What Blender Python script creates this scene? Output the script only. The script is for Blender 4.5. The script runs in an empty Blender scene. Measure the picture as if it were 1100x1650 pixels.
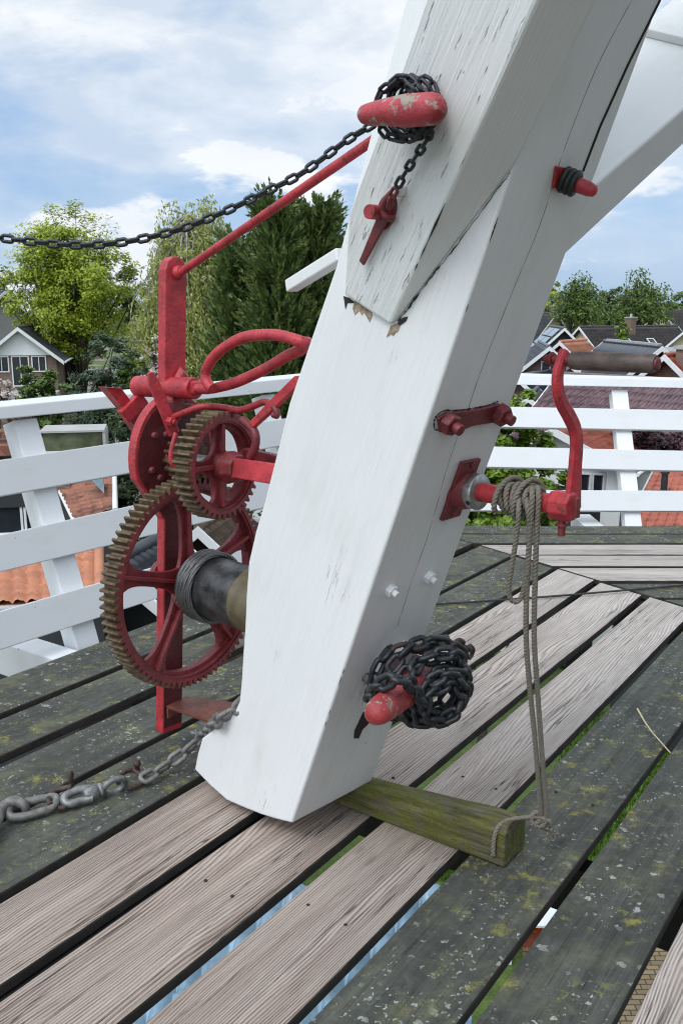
import bpy, bmesh, math, random
from mathutils import Vector, Matrix, noise as mnoise
random.seed(7)
sc = bpy.context.scene
R = math.radians
# ------------------------------------------------------------------ camera
F_PX, CX, CY, CAM_H, PITCH = 1480.0, 550.0, 825.0, 1.45, R(12.3114)
cam_d = bpy.data.cameras.new('camera'); cam = bpy.data.objects.new('camera', cam_d)
sc.collection.objects.link(cam); sc.camera = cam
cam.location = (0, 0, CAM_H); cam.rotation_euler = (R(90) - PITCH, 0, 0)
cam_d.sensor_fit = 'VERTICAL'; cam_d.sensor_height = 36; cam_d.lens = F_PX / 1650 * 36
cam_d.clip_start = 0.05; cam_d.clip_end = 6000
# ------------------------------------------------------------------ light
SUN_AZ, SUN_EL = R(216), R(52)
sc.view_settings.view_transform = 'Standard'; sc.view_settings.look = 'None'
sc.view_settings.exposure = 0.22; sc.view_settings.gamma = 1
sc.cycles.filter_width = 1.1; sc.cycles.use_denoising = True; sc.cycles.denoising_prefilter = 'ACCURATE'
sun_d = bpy.data.lights.new('sun', 'SUN'); sun = bpy.data.objects.new('sun', sun_d)
sc.collection.objects.link(sun)
sun_d.energy = 1.0; sun_d.angle = R(20); sun_d.color = (1, .96, .9)
sdir = Vector((math.sin(SUN_AZ) * math.cos(SUN_EL), math.cos(SUN_AZ) * math.cos(SUN_EL), math.sin(SUN_EL)))
sun.rotation_euler = sdir.to_track_quat('Z', 'Y').to_euler()


class NT:
    """tiny helper for node trees"""
    def __init__(s, tree):
        s.t = tree; s.n = tree.nodes; s.l = tree.links
    def add(s, kind, **kw):
        n = s.n.new(kind)
        for k, v in kw.items():
            if k in n.inputs.keys() or (k.startswith('i_')):
                key = k[2:] if k.startswith('i_') else k
                key = int(key) if key.isdigit() else key
                s.put(n.inputs[key], v)
            else:
                setattr(n, k, v)
        return n
    def put(s, sock, v):
        if isinstance(v, bpy.types.NodeSocket): s.l.new(v, sock)
        elif isinstance(v, bpy.types.Node): s.l.new(v.outputs[0], sock)
        else: sock.default_value = v
    def math(s, op, a, b=0.0, c=0.0, clamp=False):
        n = s.n.new('ShaderNodeMath'); n.operation = op; n.use_clamp = clamp
        s.put(n.inputs[0], a); s.put(n.inputs[1], b); s.put(n.inputs[2], c); return n.outputs[0]
    def mix(s, f, a, b):
        n = s.n.new('ShaderNodeMix'); n.data_type = 'RGBA'
        s.put(n.inputs[0], f); s.put(n.inputs[6], a if not isinstance(a, tuple) else c4(a)); s.put(n.inputs[7], b if not isinstance(b, tuple) else c4(b))
        return n.outputs[2]
    def map(s, v, a, b, c=0.0, d=1.0):
        n = s.n.new('ShaderNodeMapRange'); n.clamp = True
        s.put(n.inputs[0], v); n.inputs[1].default_value = a; n.inputs[2].default_value = b
        n.inputs[3].default_value = c; n.inputs[4].default_value = d; return n.outputs[0]
    def noise(s, vec, scale, detail=4, rough=.55, dist=0.0):
        n = s.n.new('ShaderNodeTexNoise'); s.put(n.inputs['Vector'], vec); n.inputs['Scale'].default_value = scale
        n.inputs['Detail'].default_value = detail; n.inputs['Roughness'].default_value = rough
        n.inputs['Distortion'].default_value = dist; return n.outputs[0]
    def scale(s, vec, x, y, z, loc=(0, 0, 0)):
        n = s.n.new('ShaderNodeMapping'); s.put(n.inputs[0], vec); n.inputs['Scale'].default_value = (x, y, z)
        n.inputs['Location'].default_value = loc; return n.outputs[0]
    def coord(s): return s.n.new('ShaderNodeTexCoord').outputs['Object']
    def geo(s, o): return s.n.new('ShaderNodeNewGeometry').outputs[o]
    def bump(s, h, strength=.3, dist=.01):
        n = s.n.new('ShaderNodeBump'); n.inputs['Strength'].default_value = strength; n.inputs['Distance'].default_value = dist
        s.put(n.inputs['Height'], h); return n.outputs[0]


def c4(c): return (c[0], c[1], c[2], 1.0)


# ------------------------------------------------------------------ world: Nishita sky under broken cloud
w = bpy.data.worlds.new('World'); sc.world = w; w.use_nodes = True
q = NT(w.node_tree); q.n.clear()
sky = q.add('ShaderNodeTexSky', sky_type='NISHITA', sun_disc=False)
sky.sun_elevation = SUN_EL; sky.sun_rotation = SUN_AZ; sky.altitude = 10; sky.air_density = 1; sky.dust_density = 1.2; sky.ozone_density = 1.5
gen = q.n.new('ShaderNodeTexCoord').outputs['Generated']
sx = q.add('ShaderNodeSeparateXYZ', i_0=gen)
den = q.math('ADD', q.math('MAXIMUM', sx.outputs[2], 0.0), .30)
cv = q.add('ShaderNodeCombineXYZ', i_0=q.math('DIVIDE', sx.outputs[0], den), i_1=q.math('DIVIDE', sx.outputs[1], den), i_2=q.math('MULTIPLY', sx.outputs[2], 2.2)).outputs[0]
n1 = q.noise(q.scale(gen, 2.6, 2.6, 6.5, (3.1, 1.7, 0.4)), 1.0, 9, .55, .25)
n2 = q.noise(q.scale(gen, 5.5, 5.5, 13, (7.3, 2.2, 1)), 1.0, 10, .58, .15)
n3 = q.noise(q.scale(gen, 2.2, 2.2, 7, (1.3, 9.2, 3)), 1.0, 4, .5)
cover = q.map(n1, .38, .50)
lowclear = q.map(sx.outputs[2], .0, .26, .2, 1.0)
cover = q.math('MULTIPLY', cover, lowclear)
cover = q.math('MAXIMUM', cover, q.map(n2, .50, .60))
shade = q.map(n2, .43, .57)
cl = q.mix(shade, (6.9, 7.8, 8.9), (9.8, 10.1, 10.4))
cl = q.mix(q.map(n3, .42, .62, 0, .45), cl, (6.0, 7.1, 8.7))
tow = q.add('ShaderNodeVectorMath', operation='DOT_PRODUCT', i_0=gen, i_1=tuple(sdir))
glow = q.math('MULTIPLY', q.math('POWER', q.math('MAXIMUM', tow.outputs['Value'], 0.0), 3.0), 2.3)
cl = q.add('ShaderNodeVectorMath', operation='SCALE', i_0=cl, i_3=q.math('ADD', glow, 1.0)).outputs[0]
blue = q.add('ShaderNodeVectorMath', operation='SCALE', i_0=sky.outputs[0], i_3=1.25).outputs[0]
blue = q.mix(.7, blue, (3.6, 5.7, 9.0))
skyc = q.mix(cover, blue, cl)
bg = q.add('ShaderNodeBackground', Color=skyc, Strength=.086)
wo = q.add('ShaderNodeOutputWorld'); q.l.new(bg.outputs[0], wo.inputs['Surface'])

# ------------------------------------------------------------------ pixel -> space helpers
sp, cp = math.sin(PITCH), math.cos(PITCH)
CAM = Vector((0, 0, CAM_H)); UP = Vector((0, 0, 1))
def ray(x, y):
    xc = (x - CX) / F_PX; yc = -(y - CY) / F_PX
    return Vector((xc, cp + yc * sp, -sp + yc * cp))
def onz(x, y, z=0.0):
    d = ray(x, y); return CAM + d * ((z - CAM_H) / d.z)
def onp(x, y, p, n):
    d = ray(x, y); return CAM + d * ((p - CAM).dot(n) / d.dot(n))
def far(x, y, Y):
    d = ray(x, y); return CAM + d * (Y / d.y)
AZ = R(44.24)
T = Vector((math.sin(AZ), math.cos(AZ), 0)); O = Vector((-math.cos(AZ), math.sin(AZ), 0))
P0 = onz(470, 1327, .075); B0 = Vector((P0.x, P0.y, 0))
def at(t, o, z): return B0 + T * t + O * o + UP * z
def tco(p): d = p - B0; return (d.dot(T), d.dot(O), d.z)
LEAN = .392
AX = (UP - O * LEAN).normalized()            # pole axis
NR = -(O + UP * LEAN).normalized()           # outward normal of the pole's inner face
def onT(x, y, t): return onp(x, y, at(t, 0, 0), T)
def onO(x, y, o): return onp(x, y, at(0, o, 0), O)
def onR(x, y, lift=0.0): return onp(x, y, P0 + NR * lift, NR)

# ------------------------------------------------------------------ object helpers
COL = sc.collection
def thing(name, label, cat, loc=(0, 0, 0), group=None):
    o = bpy.data.objects.new(name, None); COL.objects.link(o); o.location = loc
    o.empty_display_size = .1
    tag(o, label, cat, group); return o
def tag(o, label=None, cat=None, group=None, kind=None):
    if label: o['label'] = label
    if cat: o['category'] = cat
    if group: o['group'] = group
    if kind: o['kind'] = kind
    return o
def wloc(o):
    m = o.matrix_basis.copy()
    while o.parent: o = o.parent; m = o.matrix_basis @ m
    return m
class MB:
    def __init__(s): s.v = []; s.f = []; s.m = []; s.sm = []
    def add(s, vs, fs, mi=0, smooth=False):
        b = len(s.v); s.v += [Vector(p) for p in vs]
        for f in fs: s.f.append([b + i for i in f]); s.m.append(mi); s.sm.append(smooth)
    def loft(s, loops, cap=True, mi=0, smooth=False, closed=False):
        n = len(loops[0]); vs = [p for l in loops for p in l]; fs = []
        k = len(loops)
        for a in range(k if closed else k - 1):
            b = (a + 1) % k
            for i in range(n):
                j = (i + 1) % n; fs.append([a * n + i, a * n + j, b * n + j, b * n + i])
        s.add(vs, fs, mi, smooth)
        if cap and not closed:
            s.add(loops[0], [list(range(n))[::-1]], mi); s.add(loops[-1], [list(range(n))], mi)
    def prism(s, loop, off, mi=0):
        off = Vector(off); s.loft([[Vector(p) for p in loop], [Vector(p) + off for p in loop]], True, mi)
    def box(s, c, ax, ay, az, mi=0):
        """box centred c, half vectors ax ay az"""
        c, ax, ay, az = map(Vector, (c, ax, ay, az))
        s.loft([[c - ax - ay - az, c + ax - ay - az, c + ax + ay - az, c - ax + ay - az],
                [c - ax - ay + az, c + ax - ay + az, c + ax + ay + az, c - ax + ay + az]], True, mi)
    def aabb(s, x0, x1, y0, y1, z0, z1, mi=0):
        s.box(((x0 + x1) / 2, (y0 + y1) / 2, (z0 + z1) / 2), ((x1 - x0) / 2, 0, 0), (0, (y1 - y0) / 2, 0), (0, 0, (z1 - z0) / 2), mi)
    def tube(s, pts, r, n=8, mi=0, closed=False, cap=True, flat=1.0):
        pts = [Vector(p) for p in pts]; k = len(pts); loops = []; up = None
        for i, p in enumerate(pts):
            if closed: d = pts[(i + 1) % k] - pts[i - 1]
            else: d = pts[min(i + 1, k - 1)] - pts[max(i - 1, 0)]
            d.normalize()
            if up is None:
                up = d.cross(Vector((.13, .21, 1)));
                if up.length < 1e-3: up = d.cross(Vector((1, 0, 0)))
            up = (up - d * up.dot(d)).normalized(); sd = d.cross(up)
            rr = r[i] if isinstance(r, (list, tuple)) else r
            loops.append([p + (up * math.cos(a) + sd * math.sin(a) * flat) * rr for a in [2 * math.pi * j / n for j in range(n)]])
        s.loft(loops, cap, mi, True, closed)
    def cyl(s, a, b, r, n=20, mi=0, r2=None):
        a, b = Vector(a), Vector(b); d = (b - a).normalized(); u = d.orthogonal().normalized(); v = d.cross(u)
        r2 = r if r2 is None else r2
        L = lambda c, rr: [c + (u * math.cos(2 * math.pi * i / n) + v * math.sin(2 * math.pi * i / n)) * rr for i in range(n)]
        s.loft([L(a, r), L(b, r2)], False, mi, True)
        s.add(L(a, r), [list(range(n))[::-1]], mi); s.add(L(b, r2), [list(range(n))], mi)
    def lathe(s, a, d, prof, n=20, mi=0):
        """prof: list of (distance along d, radius)"""
        a, d = Vector(a), Vector(d).normalized(); u = d.orthogonal().normalized(); v = d.cross(u)
        loops = [[a + d * h + (u * math.cos(2 * math.pi * i / n) + v * math.sin(2 * math.pi * i / n)) * max(r, 1e-4) for i in range(n)] for h, r in prof]
        s.loft(loops, True, mi, True)
    def build(s, name, mats, parent=None, frame=None, bevel=0, seg=2, smooth=None):
        M = Matrix.Translation((0, 0, 0)) if frame is None else frame
        if parent is not None and frame is None: M = Matrix.Translation(wloc(parent).to_translation())
        Mi = M.inverted()
        me = bpy.data.meshes.new(name); me.from_pydata([Mi @ p for p in s.v], [], s.f)
        mats = mats if isinstance(mats, (list, tuple)) else [mats]
        for m in mats: me.materials.append(m)
        me.polygons.foreach_set('material_index', s.m)
        me.polygons.foreach_set('use_smooth', s.sm if smooth is None else [smooth] * len(s.f))
        bm = bmesh.new(); bm.from_mesh(me)
        bmesh.ops.remove_doubles(bm, verts=bm.verts, dist=1e-5) if bevel else None
        bmesh.ops.recalc_face_normals(bm, faces=bm.faces) if len(s.f) < 30000 else None
        bm.to_mesh(me); bm.free(); me.update()
        ob = bpy.data.objects.new(name, me); COL.objects.link(ob)
        if parent is not None:
            ob.parent = parent; ob.matrix_basis = wloc(parent).inverted() @ M
        else: ob.matrix_basis = M
        if bevel:
            b = ob.modifiers.new('bevel', 'BEVEL'); b.width = bevel; b.segments = seg; b.limit_method = 'ANGLE'; b.angle_limit = R(35)
        return ob
def frame(origin, x, y, z):
    m = Matrix((Vector(x).normalized(), Vector(y).normalized(), Vector(z).normalized())).transposed().to_4x4()
    m.translation = Vector(origin); return m
def smoothpath(pts, n=8, closed=False):
    pts = [Vector(p) for p in pts]; out = []; k = len(pts)
    g = (lambda i: pts[i % k]) if closed else (lambda i: pts[max(0, min(k - 1, i))])
    for i in range(k if closed else k - 1):
        a, b, c, d = g(i - 1), g(i), g(i + 1), g(i + 2)
        for j in range(n):
            t = j / n
            out.append(.5 * ((2 * b) + (c - a) * t + (2 * a - 5 * b + 4 * c - d) * t * t + (3 * b - a - 3 * c + d) * t ** 3))
    if not closed: out.append(pts[-1])
    return out
def resample(path, step):
    out = [path[0].copy()]; acc = 0
    for a, b in zip(path, path[1:]):
        L = (b - a).length; pos = step - acc
        while pos <= L:
            out.append(a + (b - a) * (pos / L)); pos += step
        acc = (acc + L) % step if L else acc
        acc = L - (pos - step) if L >= (pos - step) else acc
    return out

# ------------------------------------------------------------------ materials
def newmat(name):
    m = bpy.data.materials.new(name); m.use_nodes = True; k = NT(m.node_tree)
    b = k.n['Principled BSDF']; return m, k, b
def simple(name, col, rough=.6, metal=0.0, var=.15, scale=8, bump=0, spec=.5):
    m, k, b = newmat(name); co = k.coord()
    n = k.noise(co, scale, 5)
    f = k.map(n, .3, .7, 1 - var, 1 + var)
    cc = k.add('ShaderNodeVectorMath', operation='SCALE', i_0=col, i_3=f).outputs[0]
    k.put(b.inputs['Base Color'], cc); b.inputs['Roughness'].default_value = rough; b.inputs['Metallic'].default_value = metal
    b.inputs['Specular IOR Level'].default_value = spec
    if bump: k.put(b.inputs['Normal'], k.bump(k.noise(co, scale * 5, 4), bump, .004))
    return m
def white_paint(name, grain=1.0, cracks=True, base=(.725, .735, .725), axis=2, rough=.5, crk=.5):
    """brushed white paint over timber: grain ridges and hairline cracks run along the local axis"""
    m, k, b = newmat(name); co = k.coord()
    st = lambda a, l, off=(0, 0, 0): k.scale(co, *[l if i == axis else a for i in range(3)], off)
    fine = k.noise(st(160, 6), 1, 4, .6)
    mid = k.noise(st(38, 2.2), 1, 4, .6, .4)
    big = k.noise(co, 2.2, 4)
    dirt = k.noise(st(9, 3), 1, 6, .65)
    c = k.mix(k.map(big, .35, .7, 0, .35), base, tuple(x * .90 for x in base))
    c = k.mix(k.map(dirt, .52, .78, 0, .4), c, (.52, .51, .44))
    h = k.math('ADD', k.math('MULTIPLY', fine, .35), k.math('MULTIPLY', mid, .65))
    if grain > 3:
        dash = k.noise(st(75, 11, (2, 9, 4)), 1, 3, .6)
        dm = k.map(dash, .62, .70); c = k.mix(k.math('MULTIPLY', dm, .22), c, (.42, .42, .40)); h = k.math('SUBTRACT', h, k.math('MULTIPLY', dm, .9))
    if cracks:
        cr = k.noise(st(42, 1.6, (3, 5, 1)), 1, 5, .6, .3)
        line = k.math('SUBTRACT', 1.0, k.map(k.math('ABSOLUTE', k.math('SUBTRACT', cr, .5)), 0, .007))
        line = k.math('MULTIPLY', line, k.map(k.noise(st(5, 3, (8, 2, 2)), 1, 3), .66 - crk * .06, .74 - crk * .06))
        vo = k.add('ShaderNodeTexVoronoi', Vector=st(9, 6, (.3, .7, .2)), Scale=1.0)
        chip = k.math('LESS_THAN', vo.outputs['Distance'], .034)
        chip = k.math('MULTIPLY', chip, k.math('GREATER_THAN', k.noise(st(5, 4), 1, 2), .5))
        mk = k.math('MAXIMUM', k.math('MULTIPLY', line, .75), k.math('MULTIPLY', chip, .8))
        c = k.mix(mk, c, (.10, .095, .085)); h = k.math('SUBTRACT', h, k.math('MULTIPLY', mk, .8))
    k.put(b.inputs['Base Color'], c); k.put(b.inputs['Normal'], k.bump(h, .30 * grain, .004))
    k.put(b.inputs['Roughness'], k.map(mid, .3, .7, rough - .08, rough + .12)); return m
def red_paint(name, base=(.45, .029, .040), wear=.75, rust=(.11, .035, .02), chips=0.0):
    m, k, b = newmat(name); co = k.coord()
    n = k.noise(co, 17, 6, .65); n2 = k.noise(co, 75, 6, .68); n3 = k.noise(co, 140, 3)
    c = k.mix(k.map(n, .35, .68), tuple(x * .62 for x in base), tuple(min(1, x * 1.15 + .006) for x in base))
    rm = k.math('MULTIPLY', k.map(n2, .56, .63), k.map(k.noise(k.scale(co, 1, 1, 1, (2, 7, 4)), 9, 5), .42, .6))
    c = k.mix(k.math('MULTIPLY', rm, wear * 2, clamp=True), c, rust)
    if chips:
        a = k.noise(k.scale(co, 1, 1, 1, (4, 1, 2)), 24, 8, .72)
        cm = k.map(a, .60 - chips * .14, .63 - chips * .14)
        wood = k.mix(n2, (.20, .17, .12), (.36, .33, .27))
        c = k.mix(cm, c, wood)
    k.put(b.inputs['Base Color'], c)
    k.put(b.inputs['Roughness'], k.map(n2, .3, .7, .32, .58))
    k.put(b.inputs['Normal'], k.bump(k.math('ADD', k.math('ADD', n2, n), k.math('MULTIPLY', n3, .5)), .6, .004)); return m
def plank_mat(name, dark):
    m, k, b = newmat(name); co = k.coord()
    oi = k.n.new('ShaderNodeObjectInfo'); rnd = oi.outputs['Random']
    off = k.add('ShaderNodeCombineXYZ', i_0=k.math('MULTIPLY', rnd, 37.0), i_1=k.math('MULTIPLY', rnd, 3.0), i_2=k.math('MULTIPLY', rnd, 11.0)).outputs[0]
    p = k.add('ShaderNodeVectorMath', operation='ADD', i_0=co, i_1=off).outputs[0]
    # growth rings: a slow warp makes cathedral arches, stretched along x
    warp = k.math('ADD', k.noise(k.scale(p, .55, 3.2, 3), 1, 2, .45), k.math('MULTIPLY', k.noise(k.scale(p, 2.2, 12, 8), 1, 3, .5), .10))
    sy = k.add('ShaderNodeSeparateXYZ', i_0=p)
    rad = k.math('ADD', k.math('MULTIPLY', sy.outputs[1], 1.0), k.math('MULTIPLY', warp, .26))
    rings = k.math('SINE', k.math('MULTIPLY', rad, 720.0 if not dark else 400.0))
    rings = k.map(rings, -1, 1)
    fib = k.noise(k.scale(p, 5, 190, 60), 1, 4, .6)
    streak = k.noise(k.scale(p, 1.4, 26, 10), 1, 5, .6)
    blot = k.noise(p, 3.0, 5, .6)
    if not dark:
        c = k.mix(k.map(streak, .25, .75), (.26, .198, .158), (.58, .51, .455))
        c = k.mix(k.map(blot, .38, .66, 0, .55), c, (.45, .398, .355))
        line = k.math('MULTIPLY', k.map(rings, .40, 1.0), k.map(fib, .30, .62, .2, 1))
        line = k.math('MULTIPLY', line, k.map(k.noise(k.scale(p, .8, 9, 4, (1, 6, 2)), 1, 3), .28, .55, .4, 1))
        c = k.mix(k.math('MULTIPLY', line, .92), c, (.055, .040, .034))
        c = k.mix(k.map(fib, .56, .75, 0, .5), c, (.13, .105, .092))
        wx_ = k.add('ShaderNodeSeparateXYZ', i_0=k.geo('Position')).outputs[0]
        pale_x = k.map(k.math('ADD', wx_, k.math('MULTIPLY', blot, .5)), .1, 1.5)  # brown planks blend to a paler tone towards the right
        c = k.mix(pale_x, k.mix(.55, c, k.mix(streak, (.17, .115, .085), (.50, .395, .325))), k.mix(.4, c, (.58, .545, .505)))
        cr = k.noise(k.scale(p, .7, 34, 6, (2, 4, 4)), 1, 4, .6)
        cm = k.math('SUBTRACT', 1.0, k.map(k.math('ABSOLUTE', k.math('SUBTRACT', cr, .5)), 0, .012))
        cm = k.math('MULTIPLY', cm, k.map(k.noise(k.scale(p, 1.1, 7, 3), 1, 2), .5, .56))
        vo = k.add('ShaderNodeTexVoronoi', Vector=k.scale(p, 2.2, 7, 7), Scale=1.0)
        kn = k.math('MULTIPLY', k.math('SUBTRACT', 1.0, k.map(vo.outputs['Distance'], .03, .10)), k.math('GREATER_THAN', k.math('FRACT', k.math('MULTIPLY', vo.outputs['Color'], 3.0)), .45))
        c = k.mix(k.math('MAXIMUM', cm, k.math('MULTIPLY', kn, .65)), c, (.05, .035, .03))
        h = k.math('ADD', k.math('MULTIPLY', line, -.8), k.math('MULTIPLY', fib, -.5)); h = k.math('SUBTRACT', h, cm)
        k.put(b.inputs['Normal'], k.bump(h, .9, .006)); b.inputs['Roughness'].default_value = .8
    else:
        c = k.mix(k.map(streak, .3, .7), (.030, .032, .026), (.090, .093, .076))
        c = k.mix(k.map(fib, .50, .72, 0, .85), c, (.016, .016, .015))
        c = k.mix(k.map(k.noise(p, 26, 6, .7), .50, .72, 0, .6), c, (.125, .128, .110))
        c = k.mix(k.map(blot, .45, .68, 0, .5), c, (.020, .021, .019))
        wn = k.geo('Position')
        ww = k.add('ShaderNodeSeparateXYZ', i_0=wn)
        # lichen: pale grey-green film, yellow moss and white crust spots, thickest to the left and far edge
        amount = k.map(ww.outputs[0], -1.2, 1.1, 1.0, .45)
        amount = k.math('MAXIMUM', amount, k.map(ww.outputs[1], 3.6, 5.5, 0, 1.0))
        film = k.math('MULTIPLY', k.map(k.noise(wn, 5, 6, .7), .50, .68), amount)
        c = k.mix(k.math('MULTIPLY', film, .7), c, (.135, .140, .075))
        ye = k.math('MULTIPLY', k.map(k.noise(k.scale(wn, 1, 1, 1, (5, 3, 0)), 11, 9, .8), .54, .63), k.map(k.noise(k.scale(wn, 1, 1, 1, (2, 8, 0)), 3.1, 3), .40, .54))
        c = k.mix(k.math('MULTIPLY', ye, .8), c, (.25, .235, .035))
        wv = k.add('ShaderNodeVectorMath', operation='ADD', i_0=wn, i_1=k.add('ShaderNodeVectorMath', operation='SCALE', i_0=k.add('ShaderNodeTexNoise', Vector=wn, Scale=70.0, Detail=4.0).outputs['Color'], i_3=.030).outputs[0]).outputs[0]
        for sc_, th, dn in ((17.0, .24, .72), (38.0, .36, .52), (80.0, .42, .42)):
            vo = k.add('ShaderNodeTexVoronoi', Vector=wv, Scale=sc_)
            sel = k.math('GREATER_THAN', k.math('FRACT', k.math('MULTIPLY', vo.outputs['Color'], 5.0)), dn)
            clus = k.map(k.noise(k.scale(wn, 1, 1, 1, (sc_, 2, 0)), 3.5, 3), .44, .58)
            rr = k.math('MULTIPLY', k.math('FRACT', k.math('MULTIPLY', vo.outputs['Color'], 11.0)), th)
            spot = k.math('MULTIPLY', k.math('LESS_THAN', vo.outputs['Distance'], rr), k.math('MULTIPLY', sel, clus))
            c = k.mix(k.math('MULTIPLY', spot, k.map(k.noise(wn, 200, 2), .3, .7, .3, .95)), c, (.42, .43, .39))
        k.put(b.inputs['Normal'], k.bump(k.math('ADD', k.math('MULTIPLY', fib, -.8), k.noise(wn, 60, 4)), .6, .005)); b.inputs['Roughness'].default_value = .8
    k.put(b.inputs['Base Color'], c); return m
def leaf_mat(name, a, b_, trans=.3):
    m, k, b = newmat(name)
    rnd = k.geo('Random Per Island')
    c = k.mix(rnd, a, b_)
    k.put(b.inputs['Base Color'], c); b.inputs['Roughness'].default_value = .55
    tr = k.add('ShaderNodeBsdfTranslucent', Color=k.mix(.5, c, (a[0] * 1.2, a[1] * 1.3, a[2] * .6)))
    mx = k.add('ShaderNodeMixShader', i_0=trans); k.l.new(b.outputs[0], mx.inputs[1]); k.l.new(tr.outputs[0], mx.inputs[2])
    k.l.new(mx.outputs[0], k.n['Material Output'].inputs[0]); return m
def brick_mat(name, c1, c2, mortar, sc_=1.0):
    m, k, b = newmat(name); co = k.coord(); s_ = k.add('ShaderNodeSeparateXYZ', i_0=co)
    v = k.add('ShaderNodeCombineXYZ', i_0=k.math('ADD', s_.outputs[0], s_.outputs[1]), i_1=s_.outputs[2]).outputs[0]
    br = k.add('ShaderNodeTexBrick', Vector=v, Color1=c4(c1), Color2=c4(c2), Mortar=c4(mortar), Scale=sc_)
    br.inputs['Brick Width'].default_value = .22; br.inputs['Row Height'].default_value = .065; br.inputs['Mortar Size'].default_value = .008
    c = k.mix(k.map(k.noise(co, 1.3, 4), .3, .7, 0, .35), br.outputs[0], tuple(x * .6 for x in c1))
    k.put(b.inputs['Base Color'], c); b.inputs['Roughness'].default_value = .9; return m
def tile_mat(name, col, var=.35, rough=.6, spec=.5):
    m, k, b = newmat(name); co = k.coord()
    vo = k.add('ShaderNodeTexVoronoi', Vector=co, Scale=3.6)
    r_ = k.math('FRACT', k.math('MULTIPLY', vo.outputs['Color'], 7.0))
    f = k.math('ADD', k.map(r_, 0, 1, 1 - var * .5, 1 + var * .5), k.map(k.noise(co, 1.4, 5, .65), .3, .7, -var * .5, var * .5))
    k.put(b.inputs['Base Color'], k.add('ShaderNodeVectorMath', operation='SCALE', i_0=col, i_3=f).outputs[0])
    b.inputs['Roughness'].default_value = rough; b.inputs['Specular IOR Level'].default_value = spec; return m

M = {}
M['pole'] = white_paint('pole_paint', 2.2, crk=.5); M['rail'] = white_paint('rail_paint', .35, True, (.65, .665, .67), 0)
M['trim'] = simple('house_trim_white', (.70, .71, .71), .5, 0, .06, 3)
M['red'] = red_paint('red_iron_paint'); M['red_dark'] = red_paint('old_red_iron_paint', (.17, .020, .026), .8)
M['red_wood'] = red_paint('worn_red_wood', (.44, .035, .05), .3, (.2, .1, .05), .38)
M['red_wood_low'] = red_paint('scuffed_red_wood', (.42, .045, .05), .3, (.2, .1, .05), .34)
M['grease_shade'] = red_paint('grease_and_shade_red_iron', (.105, .013, .016), .9, (.03, .02, .016))
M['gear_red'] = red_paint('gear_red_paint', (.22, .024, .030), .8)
M['teeth'] = simple('greased_brown_teeth', (.115, .078, .042), .45, .35, .6, 50, .4)
M['rust'] = red_paint('rusty_plate', (.20, .055, .035), .9, (.16, .075, .04))
M['steel'] = simple('worn_drum_steel', (.085, .085, .085), .30, .6, .6, 26, .4)
M['tan'] = simple('drum_tan_paint', (.115, .095, .055), .42, .1, .3, 26, .3)
M['cable'] = simple('wire_cable', (.13, .13, .128), .40, .7, .5, 300, .2)
M['chain'] = simple('black_chain_iron', (.030, .033, .037), .42, .35, .4, 60, .3)
M['chain_rust'] = simple('rusty_chain_iron', (.072, .046, .038), .65, .2, .5, 60, .3)
M['galv'] = simple('galvanised_chain', (.22, .225, .225), .5, .45, .45, 50, .3)
M['grey_iron'] = simple('weathered_grey_iron', (.17, .165, .155), .6, .3, .45, 40, .3)
M['bright'] = simple('bare_steel', (.36, .36, .35), .34, .8, .35, 60, .2)
M['rubber'] = simple('black_rubber', (.012, .015, .012), .55, 0, .3, 40, .2)
M['handle'] = simple('dark_wood_handle', (.085, .062, .054), .5, 0, .6, 22, .3)
M['plank_new'] = plank_mat('weathered_brown_plank', False); M['plank_old'] = plank_mat('lichened_black_plank', True)
M['plank_side'] = simple('gap_shade_plank_side', (.032, .027, .024), .9, 0, .5, 14, .4)  # near-black sides: the shade inside the plank gaps is put into the colour
M['joist'] = simple('tarred_joist', (.02, .02, .02), .8, 0, .3, 5)
M['bare_wood'] = simple('bare_split_wood', (.33, .25, .17), .85, 0, .5, 60, .5)
M['hair'] = simple('grey_crack_dirt', (.13, .125, .115), .9)
M['gap'] = simple('open_joint_shadow_filler', (.02, .018, .016), .9)
def rope_material():
    m, k, b = newmat('grey_hemp_rope'); co = k.coord()
    n = k.noise(co, 160, 4, .6); n2 = k.noise(co, 18, 3)
    c = k.mix(n, (.055, .049, .037), (.30, .27, .215)); c = k.mix(k.map(n2, .3, .7, 0, .35), c, (.20, .182, .142))
    k.put(b.inputs['Base Color'], c); b.inputs['Roughness'].default_value = .95
    k.put(b.inputs['Normal'], k.bump(n, .6, .002)); return m
M['rope'] = rope_material()
def moss_material():
    m, k, b = newmat('mossy_wedge_wood'); co = k.coord()
    g = k.map(k.noise(k.scale(co, 5, 55, 55), 1, 6, .65), .32, .68); n = k.noise(co, 12, 8, .75); f = k.noise(co, 120, 4)
    wood = k.mix(g, (.026, .022, .012), (.17, .15, .09))
    moss = k.mix(k.math('MULTIPLY', f, k.map(g, 0, 1, .5, 1.2)), (.018, .024, .003), (.185, .19, .012))
    nz = k.add('ShaderNodeSeparateXYZ', i_0=k.geo('Normal')).outputs[2]
    mk = k.math('ADD', k.map(n, .42, .54, 0, .8), k.math('MULTIPLY', k.map(nz, .2, .9), k.map(k.noise(co, 5, 3), .40, .62, -.2, .4)), clamp=True)
    sx_ = k.add('ShaderNodeSeparateXYZ', i_0=co)
    c = k.mix(mk, wood, moss)
    k.put(b.inputs['Base Color'], c); b.inputs['Roughness'].default_value = .9
    k.put(b.inputs['Normal'], k.bump(k.math('ADD', g, f), .7, .005)); return m
M['moss'] = moss_material()

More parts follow.
